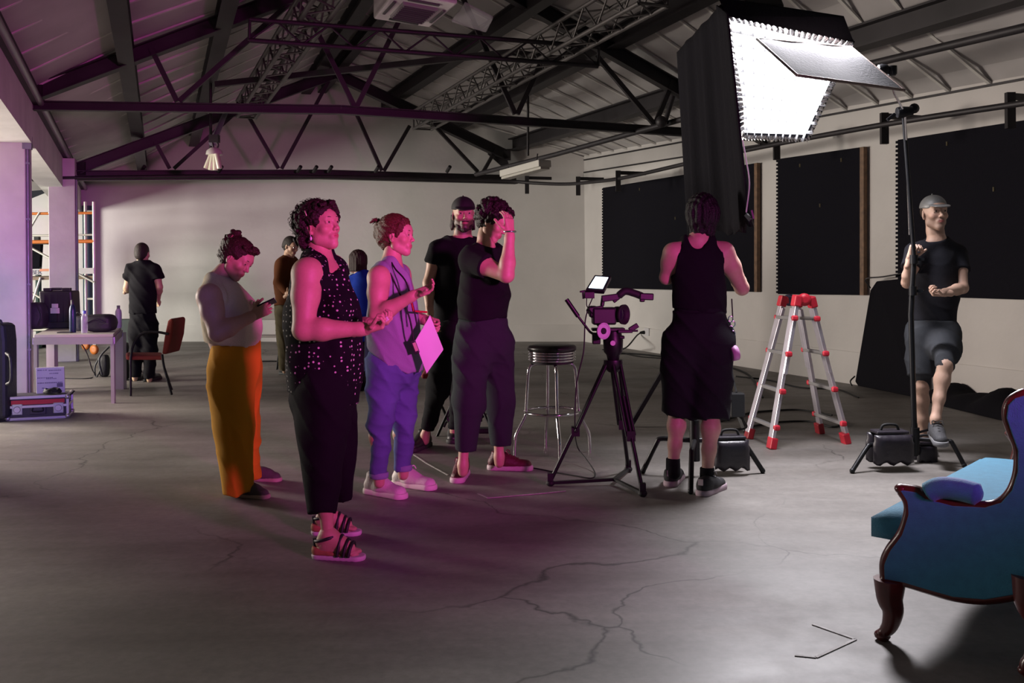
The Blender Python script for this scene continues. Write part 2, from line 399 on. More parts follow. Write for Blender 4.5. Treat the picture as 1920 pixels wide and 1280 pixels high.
b = MB(); a = tp2(946, 288); b.add([a+V((-.2, 0, .12)), a+V((.02, 0, -.02)), a+V((.12, 0, -.32)), a+V((.06, 0, -.32)), a+V((-.3, 0, .0)), a+V((-.2, .1, .12)), a+V((.02, .1, -.02)), a+V((.12, .1, -.32)), a+V((.06, .1, -.32)), a+V((-.3, .1, .0))],
      [(0,1,2,3,4), (9,8,7,6,5), (0,5,6,1), (1,6,7,2), (2,7,8,3), (3,8,9,4), (4,9,5,0)])
solo('haunch_bracket', b, steel, 'dark tapered bracket where the far truss meets the wall', 'bracket')
# lattice lighting trusses (square trussing with four chords)
dalu = mat('weathered_alu_truss', (.10, .092, .09), .5, .5, var=.2, scale=5)
def lattice(label, a, b_, w, h, n, r=.022, kind4=True):
    a = V(a); b_ = V(b_); d = (b_-a).normalized(); sd = d.cross(V((0, 0, 1))).normalized(); u = sd.cross(d)
    t = thing('lattice_truss', label, 'truss', a)
    cs = [sd*w/2+u*h/2, -sd*w/2+u*h/2, -sd*w/2-u*h/2, sd*w/2-u*h/2] if kind4 else [u*h/2, -u*h/2]
    for c in cs:
        q = MB(); q.tube([a+c, b_+c], r, 8); part('chord', q, dalu if kind4 else steel, t)
    q = MB()
    pairs = [(0, 1), (1, 2), (2, 3), (3, 0)] if kind4 else [(0, 1)]
    for i in range(n):
        for (x, y) in pairs:
            p = lerp(a, b_, i/n); p2 = lerp(a, b_, (i+1)/n)
            if i % 2: q.tube([p+cs[x], p2+cs[y]], r*.45, 5)
            else: q.tube([p+cs[y], p2+cs[x]], r*.45, 5)
    for e in (a, b_):
        for (x, y) in pairs: q.tube([e+cs[x], e+cs[y]], r*.7, 5)
    o = part('lacing', q, dalu if kind4 else steel, t); o['kind'] = 'stuff'
    return t
lattice('square lattice truss running down towards the back wall left of the ridge', P(462, 205, 14.2), P(640, -62, 8.2), .26, .24, 24, .026)
lattice('square lattice truss running down towards the back wall right of the ridge', P(792, 226, 14.4), P(1225, -20, 8.2), .28, .26, 26, .022)
lattice('flat two chord lattice girder hanging level under the near truss', P(468, 56, 9.2), P(1122, 106, 9.9), .1, .20, 14, .024, False)
b = MB(); b.beam(P(405, 158, 12.2), P(960, 98, 11.2), .06, .07); b.beam(P(960, 98, 11.2), P(1120, 122, 11.0), .06, .07); solo('steel_bar', b, steel, 'dark bar hanging crosswise under the roof ridge', 'bar')
# pipe rail along the right bay with a lamp on it
pr = [P(892, 327, 15.2), P(1040, 290, 13.3), P(1270, 226, 11.2), P(1629, 121, 8.6), P(1920, 52, 7.0), P(2100, 5, 6.2)]
b = MB(); b.tube(pr, .035, 8); solo('pipe_rail', b, steel, 'dark pipe rail hanging along the right side of the roof', 'rail')
for (u, v0, v1, Y, lb_) in ((990, 180, 292, 13.6, 'thin rod holding the pipe rail from the right purlin'), (395, 140, 300, 13.2, 'thin dark rod hanging left of the square lattice truss')):
    b = MB(); b.tube([P(u, v0, Y), P(u, v1, Y)], .02, 6); solo('hanger_rod', b, steel, lb_, 'rod')
b = MB(); b.tube([P(1246, 232, 11.3), P(1262, 180, 11.3)], .03, 6); b.ball(P(1240, 228, 11.2), .07, 8, 6); solo('pipe_clamp', b, steel, 'dark clamp on the pipe rail beside the softbox', 'clamp')
# curtain rail round the room, hanging off the walls on brackets
rail_l = [P(-20, 336, 13.9), P(150, 333, 14.2), P(500, 330, 15.2), P(900, 337, 16.3)]
rail_r = [P(1000, 343, 16.2), P(1060, 345, 15.6), P(1110, 341, 14.8), P(1180, 331, 13.6), P(1391, 283, 11.3), P(1660, 233, 9.2), P(1920, 193, 7.9), P(2080, 168, 7.2)]
b = MB(); b.tube(spline(rail_l+rail_r, 6), .028, 8)
cr = solo('curtain_rail', b, steel, 'dark curved curtain rail running round the walls at eave height', 'rail')
for (u, v, Y, lb_) in ((988, 342, 16.3, 'rail bracket on back wall left of the corner'), (1084, 344, 15.4, 'rail bracket nearest the room corner'), (1159, 334, 13.9, 'rail bracket above the farthest black panel'), (1456, 268, 10.8, 'rail bracket between first and second black panels'), (1658, 233, 9.25, 'rail bracket above the gap beside the biggest panel'), (1894, 198, 8.05, 'rail bracket at the top right above the biggest panel')):
    b = MB(); a = P(u, v, Y); b.box(a+V((0, 0, -.04)), (.07, .05, .3)); b.beam(a+V((-.02, 0, .08)), a-V(wn)*.45+V((0, 0, .08)), .05, .05)
    solo('rail_bracket', b, steel, lb_, 'bracket')
# back rail tubes with little hooks
for (u, lb_) in ((265, 'first stub from the left on the far rail'), (410, 'stub hook beside the hanging lamp on the far rail'), (558, 'stub hook at the middle of the far rail'), (588, 'bent hook at the middle of the far rail'), (616, 'bent hook right of middle on the far rail'), (704, 'slanting stub on the far rail'), (838, 'slanting stub near the right of the far rail')):
    b = MB(); b.tube([P(u, 322, 14.6+(u-150)*.002), P(u+6, 312, 14.5+(u-150)*.002)], .03, 8); solo('rail_stub', b, steel, lb_, 'hook')
# fluorescent lamps
lamp_white = mat('lamp_white_enamel', (.55, .53, .48), .4)
t = thing('strip_light', 'white strip light hanging level from the pipe rail near the corner', 'lamp', P(985, 318, 12.8))
b = MB(); a, c = P(948, 326, 13.2), P(1022, 306, 12.4); b.beam(a, c, .2, .09); part('housing', b, lamp_white, t, .01)
b = MB(); b.beam(a+V((0, 0, -.06)), c+V((0, 0, -.06)), .14, .03); part('diffuser', b, mat('dull_tube', (.45, .43, .38), .4), t)
b = MB(); b.tube([P(1005, 308, 12.6), P(1008, 288, 12.6)], .01, 6); b.tube([P(955, 322, 13.1), P(952, 312, 13.1)], .01, 6); part('hanger', b, steel, t)
t = thing('bulb_lamp', 'cluster of pale tube bulbs hanging from a thin boom above the far truss', 'lamp', P(400, 318, 12.6))
for k, (du, dv) in enumerate(((-14, 0), (-5, 3), (4, 3), (12, 0))):
    b = MB(); b.tube([P(402+du*.35, 288, 12.6-.03*k), P(400+du, 316+dv, 12.6-.03*k)], .035, 8); part('tube_bulb', b, mat('pale_glass', (.55, .55, .42), .25), t)
b = MB(); b.lathe(P(402, 290, 12.6), [(.11, 0), (.10, .05), (.05, .09)], 16); part('cap', b, lamp_white, t)
b = MB(); b.tube(spline([P(402, 284, 12.6), P(398, 262, 12.6), P(409, 270, 12.6), P(405, 284, 12.6)], 5), .012, 6); part('cord', b, steel, t)
b = MB(); b.tube([P(398, 268, 12.6), P(428, 200, 13.6)], [.05, .03], 8); part('boom', b, gp, t)
b = MB(); b.box(P(402, 260, 12.6), (.12, .1, .1)); part('clamp', b, steel, t)
# ceiling cassette air conditioner
t = thing('ceiling_air_conditioner', 'white square ceiling cassette air conditioner half wrapped in plastic', 'air conditioner', P(790, 30, 9.6))
acw = mat('air_conditioner_white', (.78, .74, .74), .5, var=.06, scale=6)
c0 = [P(740, -14, 9.0), P(858, 8, 9.05), P(806, 52, 9.95), P(700, 36, 9.95)]
b = MB(); b.hexa([p for p in c0]+[p+V((0, 0, .22)) for p in c0]); part('panel', b, acw, t, .02)
for p_ in c0:
    b = MB(); b.tube([p_+V((0, 0, .2)), p_+V((0, 0, 1.15))], .008, 6); part('drop_rod', b, steel, t)
cc = sum(c0, V())/4; ex = (c0[1]-c0[0]); ey = (c0[2]-c0[1])
b = MB(); b.hexa([cc+ex*a_+ey*b_+V((0, 0, -.03)) for a_, b_ in ((-.28, -.28), (.28, -.28), (.28, .28), (-.28, .28))]+[cc+ex*a_+ey*b_ for a_, b_ in ((-.28, -.28), (.28, -.28), (.28, .28), (-.28, .28))]); part('grille', b, mat('grille_grey', (.28, .25, .27), .6), t)
for k in range(8):
    b = MB(); s_ = -.24+k*.068; b.beam(cc+ex*-.25+ey*s_+V((0, 0, -.035)), cc+ex*.25+ey*s_+V((0, 0, -.035)), .015, .02); part('slat', b, mat('slat_dark', (.1, .09, .1), .6), t)
for a_, b_, sx_, sy_ in ((-.4, 0, .04, .5), (.4, 0, .04, .5), (0, -.4, .5, .04), (0, .4, .5, .04)):
    b = MB(); o_ = cc+ex*a_+ey*b_+V((0, 0, -.008)); b.hexa([o_+ex*x*sx_+ey*y*sy_+V((0, 0, z)) for z in (-.008, .008) for x, y in ((-.5, -.5), (.5, -.5), (.5, .5), (-.5, .5))]); part('air_outlet', b, mat('slat_dark', (.1, .09, .1), .6), t)
b = MB(); b.hexa([P(u, v, y) for u, v, y in ((872, 8, 9.5), (925, 36, 9.6), (912, 62, 10.2), (846, 42, 10.2))]+[P(u, v-6, y) for u, v, y in ((872, 8, 9.5), (925, 36, 9.6), (912, 62, 10.2), (846, 42, 10.2))])
part('plastic_sheet', b, mat('clear_plastic', (.6, .55, .62), .25, alpha=.35), t, .02, label='loose clear plastic sheet')
# ================================================================== black panels over the windows on the right wall
def onwall(u, v, off=0.0): return onplane(u, v, g_corner+wn*off, g_right+wn*off)
def panel(label, x0, x1, yt0, yt1, yb0, yb1, strip=True, teeth=True):
    a = [onwall(x0, yb0, .07), onwall(x1, yb1, .07), onwall(x1, yt1, .07), onwall(x0, yt0, .07)]
    t = thing('black_window_panel', label, 'panel', a[0])
    b = MB(); b.prism(a, -wn*.06); part('foam_sheet', b, black_foam, t, .004)
    if teeth:
        b = MB(); n = 36
        for k in range(n):
            p = lerp(a[0], a[3], (k+.5)/n); h = (a[3].z-a[0].z)/n
            b.box(p+wd*.012-wn*.015, (.035, .03, h*.55), Matrix(((wd.x, wn.x, 0), (wd.y, wn.y, 0), (0, 0, 1))))
        o = part('foam_teeth', b, black_foam, t); o['kind'] = 'stuff'
    if strip:
        b = MB(); p0 = lerp(a[1], a[2], -.0); q = [a[1], a[1]-wd*.06, a[2]-wd*.06, a[2]]
        b.prism(q, -wn*.05); part('wood_edge', b, wood_strip, t)
    for k in range(3):
        b = MB(); p = lerp(lerp(a[0], a[1], .3+.25*k), lerp(a[3], a[2], .3+.25*k), .93-.3*(k == 1)); b.box(p+wn*.006, (.012, .012, .04)); part('fixing', b, mat('brass_fixing', (.5, .42, .25), .3, .8), t)
    return t
panel('far black foam panel behind the hanging softbox skirt', 1130, 1414, 352, 306, 540, 547)
panel('narrow black foam panel with wooden edge between two bare wall strips', 1458, 1612, 298, 276, 551, 553)
panel('biggest black foam panel behind the man in the cap', 1683, 2050, 262, 205, 554, 566, strip=False)
# ================================================================== props on set
teal = mat('teal_upholstery', (0.028, 0.20, 0.33), 0.85, var=.10, scale=30, bump=.25, bscale=220, sheen=.3)
mahog = mat('red_mahogany', (0.085, 0.012, 0.010), 0.32, var=.3, scale=14, coat=.3)
rubber = mat('black_rubber', (.008, .008, .009), .7)
blackmetal = mat('black_metal', (.010, .010, .012), .42, .4)
bagleather = mat('black_sandbag_leather', (.022, .018, .026), .38, bump=.6, bscale=14)
# ---------------------------------------------------------------- settee
def make_settee():
    f0 = G(1657, 1200); a = V((.75, -.66, 0)); a.normalize(); l = V((.66, .75, 0)); l.normalize(); L = 1.42
    pb = f0+a
    S = lambda u, v: onplane(u, v, f0, pb)
    t = thing('settee', 'teal upholstered settee with carved red wooden frame at the right edge', 'sofa', V((f0.x, f0.y, 0))+a*.3+l*L*.5)
    prof = [(1690, 916), (1704, 938), (1706, 962), (1694, 1000), (1672, 1030), (1661, 1056), (1662, 1088)]
    rail = [(1690, 916), (1722, 921), (1738, 933), (1790, 946), (1850, 949), (1880, 940), (1900, 917), (1911, 882), (1911, 842), (1900, 812), (1890, 782), (1893, 758), (1906, 745), (1930, 738), (1960, 760)]
    bot = [(1666, 1084), (1700, 1090), (1740, 1102), (1790, 1116), (1850, 1121), (1915, 1110), (1965, 1090)]
    leg = [(1668, 1085), (1668, 1120), (1674, 1145), (1668, 1172), (1657, 1186), (1656, 1199)]
    for e in range(2):
        off = l*(L*e)
        sm = lambda q, n=5: [p+off for p in spline([S(*k) for k in q], n)]
        b = MB(); r = sm(prof); b.tube(r, [.018]+[.022]*(len(r)-2)+[.03], 10); part('arm_post', b, mahog, t)
        b = MB(); r = sm(rail); b.tube(r, .019, 10)
        tip = S(1690, 916)+off; b.ball(tip, (.024, .024, .018), 12, 8); part('arm_rail', b, mahog, t)
        b = MB(); r = sm(bot); b.tube(r, .021, 10); part('side_rail', b, mahog, t)
        for k in range(2):
            q = leg if not k else [(u+262, v-6) if j < 2 else (u+275-(j > 3)*4, v-2) for j, (u, v) in enumerate(leg)]
            r = spline([S(*p)+off for p in q], 5)
            if k: r = [V((p.x, p.y, max(.0, p.z))) for p in r]
            z0 = r[-1].z; r = [V((p.x, p.y, p.z-(z0)*(j/(len(r)-1)))) for j, p in enumerate(r)]
            n = len(r); rad = [(.040*(1-i/(n-1))**1.3+.016) if i < n*.72 else .016+.010*math.sin((i/(n-1)-.72)/.28*PI) for i in range(n)]
            b = MB(); b.tube(r, rad, 12); b.ball(r[-1]+V((0, 0, .018))-a*.008, (.024, .024, .018), 12, 8); part('leg', b, mahog, t)
        # fabric side panel, a thick upholstered slab inside the frame
        q = [S(*p)+off for p in prof[::-1]]+[S(*p)+off for p in rail[1:]]+[S(1985, 900)+off]+[S(*p)+off for p in bot[::-1]]
        b = MB(); b.prism([p-l*.022 for p in q], l*.06); part('side_panel', b, teal, t, .012)
        # welt following the frame
        # arm pad
        b = MB(); r = spline([S(1738, 926)+off, S(1762, 915)+off, S(1800, 918)+off, S(1842, 930)+off], 5)
        b.tube(r, [.012]+[.038]*(len(r)-2)+[.014], 14); part('arm_pad', b, teal, t)
    b = MB(); r = [S(*p) for p in bot[:1]]; c0 = S(1664, 1070); b.tube(spline([c0, c0+l*L*.25+V((0, 0, .03)), c0+l*L*.5+V((0, 0, -.02)), c0+l*L*.75+V((0, 0, .03)), c0+l*L], 6), .024, 10)
    part('front_rail', b, mahog, t)
    # seat cushion
    s0 = G(1656, 990, .0); z = .435
    c = V((f0.x, f0.y, 0)); fr = -.055
    b = MB(); n1, n2 = 10, 14; vs = []; fs = []
    def cush(name, lo, hi, a0, a1, z0, z1, crown=.02):
        b = MB(); N = 12; M_ = 16; vs = []; fs = []
        for side in (1, -1):
            for i in range(N+1):
                for j in range(M_+1):
                    x = i/N*2-1; y = j/M_*2-1
                    ex = abs(x)**8; ey = abs(y)**10
                    th = (1-ex)**.35*(1-ey)**.35
                    zz = (z0+z1)/2+side*((z1-z0)/2*(0.55+.45*th) if th > 0 else (z1-z0)*.27)+(crown*(1-x*x)*(1-y*y) if side > 0 else 0)
                    vs.append(c+a*(a0+(a1-a0)*i/N)+l*(lo+(hi-lo)*j/M_)+V((0, 0, zz)))
        K = (N+1)*(M_+1)
        for i in range(N):
            for j in range(M_):
                p = i*(M_+1)+j; fs.append((p, p+1, p+M_+2, p+M_+1)); fs.append((K+p, K+p+M_+1, K+p+M_+2, K+p+1))
        for i in range(N): 
            for j in (0, M_): p = i*(M_+1)+j; fs.append((p, p+M_+1, K+p+M_+1, K+p))
        for j in range(M_):
            for i in (0, N): p = i*(M_+1)+j; fs.append((p, p+1, K+p+1, K+p))
        b.add(vs, fs, True); return part(name, b, teal, t)
    cush('seat_cushion', .035, L-.035, fr, .50, .325, .455)
    b = MB(); b.box(c+a*.26+l*L/2+V((0, 0, .30)), (.50, L, .09), Matrix(((a.x, l.x, 0), (a.y, l.y, 0), (0, 0, 1)))); part('seat_base', b, teal, t, .01)
    # back
    b = MB(); vs = []; N = 20
    for j in range(N+1):
        y = j/N; top = .88+.10*math.sin(PI*y)**2; ba = .50+.06*math.sin(PI*y)
        for (da, z_) in ((0, .40), (-.02, .55), (.03, .74), (.07, top), (.13, top), (.11, .74), (.08, .5), (.07, .33)):
            vs.append(c+a*(ba+da)+l*(L*y)+V((0, 0, z_)))
    fs = [(j*8+k, j*8+(k+1) % 8, (j+1)*8+(k+1) % 8, (j+1)*8+k) for j in range(N) for k in range(8)]+[tuple(range(8)), tuple(range(N*8, N*8+8))]
    b.add(vs, fs, True); part('backrest', b, teal, t)
    b = MB(); b.tube([vs[j*8+3]*.5+vs[j*8+4]*.5 for j in range(N+1)], .022, 10); part('crest_rail', b, mahog, t)
make_settee()
# ---------------------------------------------------------------- softbox with skirt
glow = mat('lit_diffuser', (1.0, .985, 1.0), .5, emit=7)
TL, TR, BR, BL = P(1362, 28, 6.05), P(1600, 77, 6.25), P(1515, 262, 7.05), P(1388, 258, 6.85)
fc = (TL+TR+BR+BL)/4;  fn = (TR-TL).cross(BL-TL).normalized()
if fn.y > 0: fn = -fn
t = thing('softbox', 'big lit softbox with glowing white face above the set', 'softbox', BL)
b = MB(); ins = lambda p: p+(fc-p)*.05
b.add([ins(p)-fn*.03 for p in (TL, TR, BR, BL)], [(0, 1, 2, 3)]); dif = part('diffuser', b, glow, t)
back = fc-fn*.75
b = MB(); q = [TL, TR, BR, BL]; bk = [back+(p-fc)*.28 for p in q]
for i in range(4):
    j = (i+1) % 4; th = (q[i]+q[j]-fc*2).normalized()*.012
    b.prism([q[i], q[j], bk[j], bk[i]], th)
b.prism(bk, -fn*.02); part('fabric_body', b, black_cloth, t)
# lamp head behind the box
b = MB(); b.box(back-fn*.14, (.3, .3, .3), V((0, 0, 1)).rotation_difference(fn).to_matrix()); part('lamp_head', b, blackmetal, t, .02)
# flap over the top edge
b = MB(); b.prism([TL, TR, P(1582, 30, 6.20), P(1346, -6, 6.05)], fn*.012); part('top_flap', b, black_cloth, t)
silver = mat('silver_lining', (.8, .8, .82), .25, .9, bump=.8, bscale=50)
# honeycomb fringe around the face: little silver cells
b = MB(); ed = [(TL, TR), (TR, BR), (BR, BL), (BL, TL)]
for e, (p, q_) in enumerate(ed):
    n = 22
    for k in range(n):
        c_ = lerp(p, q_, (k+.5)/n); w = (q_-p)/n; inn = (fc-c_).normalized()*.045
        b.add([c_-w*.46, c_+w*.46, c_+w*.30+inn+fn*.02, c_-w*.30+inn+fn*.02, c_+fn*.03], [(0, 1, 4), (1, 2, 4), (2, 3, 4), (3, 0, 4), (3, 2, 1, 0)])
o = part('honeycomb_rim', b, silver, t); o['kind'] = 'stuff'
b = MB()
for k in range(1, 10):
    for (p, q_, r_, s_) in ((TL, BL, TR, BR),):
        x = k/10; b.add([lerp(TL, TR, x)+fn*.0, lerp(BL, BR, x)+fn*.0, lerp(BL, BR, x)+fn*.035, lerp(TL, TR, x)+fn*.035], [(0, 1, 2, 3)])
        b.add([lerp(TL, BL, x), lerp(TR, BR, x), lerp(TR, BR, x)+fn*.035, lerp(TL, BL, x)+fn*.035], [(0, 1, 2, 3)])
o = part('louvre_grid', b, mat('thin_louvre', (.5, .5, .52), .8), t); o['kind'] = 'stuff'
# hanging black skirt on the left side of the box: folded cloth with thickness
def skirt(name, label, top0, top1, bot0, bot1, ripple=.03, n=30, m_=18):
    b = MB(); vs = []; nn = (top1-top0).cross(bot0-top0).normalized(); fs = []
    for s in (0, 1):
        for j in range(m_+1):
            for i in range(n+1):
                x = i/n; y = j/m_; p = lerp(lerp(top0, top1, x), lerp(bot0, bot1, x), y)
                w = (math.sin(x*19)+.6*math.sin(x*37+1+y))*ripple*(.25+.75*y)
                vs.append(p+nn*(w+s*.012)+V((0, 0, .02*math.sin(x*23)*(j == m_))))
    K = (n+1)*(m_+1)
    for j in range(m_):
        for i in range(n):
            p = j*(n+1)+i; fs += [(p, p+1, p+n+2, p+n+1), (K+p, K+p+n+1, K+p+n+2, K+p+1)]
    for j in range(m_):
        for i in (0, n): p = j*(n+1)+i; fs.append((p, p+n+1, K+p+n+1, K+p))
    for i in range(n):
        for j in (0, m_): p = j*(n+1)+i; fs.append((p, p+1, K+p+1, K+p))
    b.add(vs, fs, True); return solo(name, b, black_cloth, label, 'cloth')
skirt('light_skirt', 'black cloth skirt hanging straight down from the softbox side', P(1268, 98, 6.9), P(1354, 6, 6.0), P(1286, 446, 6.9), P(1392, 432, 6.05), .02)
skirt('light_skirt', 'narrow front fold of black cloth along the left edge of the glowing face', P(1342, 10, 6.05), P(1362, 26, 5.55), P(1374, 440, 6.1), P(1402, 420, 5.6), .008, 8)
b = MB(); b.tube(spline([P(1392, 262, 5.56), P(1399, 300, 5.56), P(1405, 345, 5.56), P(1399, 398, 5.56)], 6), .004, 5); solo('cord', b, mat('pale_cord', (.4, .4, .42), .6), 'thin pale cord hanging from the softbox corner beside the skirt', 'cord')
t = thing('spring_clip', 'small shiny clip hanging at the lower edge of the black skirt', 'clip', P(1404, 412, 5.56))
b = MB(); b.beam(P(1399, 402, 5.56), P(1408, 413, 5.54), .02, .02); part('jaw', b, chrome, t)
b = MB(); b.beam(P(1408, 413, 5.54), P(1412, 424, 5.56), .014, .012); b.beam(P(1409, 394, 5.56), P(1413, 410, 5.56), .01, .01); part('handle', b, blackmetal, t)
# ---------------------------------------------------------------- stands
def turtle_leg(t, hub, hz, foot, k=.35, r=.016, name='leg'):
    f = V((foot.x, foot.y, r)); d = V((foot.x-hub.x, foot.y-hub.y, 0)); el = V((hub.x, hub.y, hz))+d*(1-k)
    el.z = hz; b = MB(); b.tube(spline([V((hub.x, hub.y, hz)), lerp(V((hub.x, hub.y, hz)), el, .5), el, lerp(el, f, .25)+V((0, 0, .02)), f], 5), r, 10)
    b.ball(f, .018, 10, 6); return part(name, b, blackmetal, t)
hub = G(1303, 893)
t = thing('floor_stand', 'low black stand base behind the legs of the person in shorts', 'stand', hub)
for f_ in (G(1206, 887), G(1430, 887), G(1295, 926)): turtle_leg(t, hub, .23, f_)
b = MB(); b.tube([hub+V((0, 0, .12)), hub+V((0, 0, 1.5))], .018, 10); b.tube([hub+V((0, 0, .10)), hub+V((0, 0, .36))], .032, 10); part('pole', b, blackmetal, t)
def bag(label, c, w, h, yaw=0, th=.06, cat='sandbag', m_=bagleather, seed=1):
    """two leather pouches joined by a strap, draped on a leg"""
    t = thing('sandbag', label, cat, c); R_ = Matrix.Rotation(yaw, 3, 'Z'); rnd = random.Random(seed)
    for k, sy in enumerate((-1, 1)):
        b = MB(); n = 12; mm = 10; vs = []
        for s in (1, -1):
            for j in range(mm+1):
                for i in range(n+1):
                    x = i/n*2-1; y = j/mm*2-1; e = max(0, (1-abs(x)**5)*(1-abs(y)**5))**.5
                    zz = -h/2-h*y/2+.012*math.sin(x*9+seed)*(y > .5)
                    vs.append(c+R_ @ V((x*w/2*(1-.06*(y < -.5)), sy*(.022+th*.5)+s*(th*.5*e+.003)*1.0, zz)))
        K = (n+1)*(mm+1); fs = []
        for j in range(mm):
            for i in range(n):
                p = j*(n+1)+i; fs += [(p, p+1, p+n+2, p+n+1), (K+p, K+p+n+1, K+p+n+2, K+p+1)]
        for j in range(mm):
            for i in (0, n): p = j*(n+1)+i; fs.append((p, p+n+1, K+p+n+1, K+p))
        for i in range(n):
            for j in (0, mm): p = j*(n+1)+i; fs.append((p, p+1, K+p+1, K+p))
        b.add(vs, fs, True); part('pouch', b, m_, t)
    b = MB(); b.box(c+V((0, 0, .012)), (w*.8, .12, .02), R_); part('saddle', b, m_, t, .008)
    b = MB(); b.tube([c+R_ @ V(p) for p in spline([V((-.06, 0, .02)), V((-.04, 0, .055)), V((.04, 0, .055)), V((.06, 0, .02))], 4)], .009, 6); part('handle', b, rubber, t)
    b = MB(); b.lathe(c+R_ @ V((w/2-.03, -.05, -.02)), [(.012, 0), (.012, .006)], 10, (0, -1, 0)); part('ring', b, chrome, t)
    return t
bag('black sandbag draped over the leg of the low stand behind the bare calves', P(1368, 822, 6.2), .23, .19, .1, seed=3)
# tall combo stand behind (its wide legs show on both sides of the person in shorts)
hub2 = G(1310, 795); hub2 = V((hub2.x, hub2.y, 0))
t = thing('light_stand', 'tall black wide legged stand carrying the softbox behind the person in shorts', 'stand', hub2)
apex = V((hub2.x, hub2.y, .95))
for f_ in (G(1184, 800), G(1398, 812), G(1330, 770)):
    b = MB(); b.beam(apex, V((f_.x, f_.y, .02)), .03, .035); b.ball(V((f_.x, f_.y, .02)), .022, 8, 6); part('leg', b, blackmetal, t)
    b = MB(); b.beam(V((hub2.x, hub2.y, .4)), lerp(apex, V((f_.x, f_.y, .02)), .55), .02, .02); part('brace', b, blackmetal, t)
b = MB(); b.tube([V((hub2.x, hub2.y, .3)), V((hub2.x, hub2.y, 1.6))], .028, 12); b.tube([V((hub2.x, hub2.y, 1.6)), lerp(V((hub2.x, hub2.y, 2.2)), back, .5), back-fn*.1], .022, 12); part('pole', b, blackmetal, t)
t = thing('power_box', 'small black power box hanging on the tall stand beside the shorts', 'box', P(1381, 780, 6.9))
b = MB(); b.box(P(1381, 758, 6.9), (.10, .1, .17)); part('case', b, mat('black_plastic', (.02, .02, .022), .5), t, .008)
b = MB(); b.tube(spline([P(1378, 774, 6.9), P(1392, 786, 6.88), P(1400, 800, 6.9), P(1384, 806, 6.9)], 5), .007, 6); part('cable', b, rubber, t)
b = MB(); b.tube([P(1381, 736, 6.9), P(1372, 700, 7.2)], .008, 6); part('strap', b, rubber, t)
# C-stand with grip head, arm and flag
hub = G(1716, 868)
t = thing('c_stand', 'black century stand held by the man in the cap', 'stand', hub, None)
for f_ in (G(1598, 887), G(1808, 876), G(1712, 846)): turtle_leg(t, hub, .165, f_, .30, .015)
kn = P(1694, 212, 6.42)
b = MB(); b.tube([hub+V((0, 0, .05)), V((hub.x-.02, hub.y, 1.0)), P(1714, 482, 6.46)], .0185, 10); part('lower_pole', b, blackmetal, t)
b = MB(); b.tube([P(1714, 482, 6.46), P(1708, 400, 6.45), kn], .0135, 10); part('upper_pole', b, blackmetal, t)
b = MB(); b.tube([hub+V((0, 0, .06)), hub+V((0, 0, .24))], .03, 12); b.beam(hub+V((0, 0, .2)), hub+V((.09, -.02, .23)), .014, .014); part('hub_collar', b, blackmetal, t)
for (u, v) in ((1714, 486), (1712, 545)):
    b = MB(); p = P(u, v, 6.46); b.tube([p+V((0, 0, -.03)), p+V((0, 0, .03))], .028, 12); b.beam(p, p+V((.06, -.02, .0)), .012, .02); part('lock_collar', b, blackmetal, t)
b = MB(); b.lathe(kn+V((-.05, -.02, 0)), [(.035, 0), (.04, .03), (.035, .06), (.03, .10)], 16, (1, 0, .1)); b.beam(kn+V((-.07, -.03, -.01)), kn+V((-.12, -.03, -.05)), .02, .02); b.lathe(kn+V((.07, -.02, .03)), [(.012, 0), (.034, .01), (.034, .02), (.012, .03)], 12, (0, 1, 0)); part('grip_head', b, blackmetal, t)
kn2 = P(1664, 130, 6.1)
b = MB(); b.tube([P(1706, 440, 6.5), kn+V((0, -.02, 0)), P(1677, 175, 6.25), kn2], .008, 8); part('arm', b, chrome, t)
b = MB(); b.lathe(kn2+V((-.06, 0, 0)), [(.03, 0), (.038, .02), (.038, .05), (.02, .07)], 14, (1, 0, -.1)); b.lathe(kn2+V((.03, 0, -.01)), [(.02, -.03), (.03, -.02), (.03, .03)], 12, (0, 0, 1)); part('gobo_head', b, blackmetal, t)
fA, fB, fC, fD = P(1419, 73, 6.0), P(1595, 89, 6.15), P(1696, 169, 5.75), P(1494, 141, 5.45)
t = thing('flag', 'grey rectangular cloth flag held flat in front of the glowing softbox', 'flag', fC)
nf = (fB-fA).cross(fD-fA).normalized(); nf = nf if nf.z > 0 else -nf
b = MB(); N = 14; vs = []
for s in (0, 1):
    for j in range(N+1):
        for i in range(N+1):
            x = i/N; y = j/N; p = lerp(lerp(fA, fB, x), lerp(fD, fC, x), y); vs.append(p+nf*(s*.004-.012*math.sin(PI*x)*math.sin(PI*y)+.003*math.sin(x*14+y*3)))
K = (N+1)**2; fs = []
for j in range(N):
    for i in range(N):
        p = j*(N+1)+i; fs += [(p, p+1, p+N+2, p+N+1), (K+p, K+p+N+1, K+p+N+2, K+p+1)]
b.add(vs, fs, True); part('cloth', b, mat('grey_net_cloth', (.05, .05, .055), .9, bump=.3, bscale=60), t)
for p, q_ in ((fA, fB), (fB, fC), (fC, fD), (fD, fA)):
    b = MB(); b.tube([p, q_], .009, 8); part('frame_rod', b, mat('worn_frame', (.22, .16, .14), .5, .4), t)
bag('wrinkled black sandbag draped on the left leg of the century stand', P(1668, 812, 6.28), .27, .19, .05, .07, seed=5)
bag('smaller dark sandbag hanging right of the century stand pole', P(1733, 832, 6.55), .14, .13, .0, .05, seed=7)
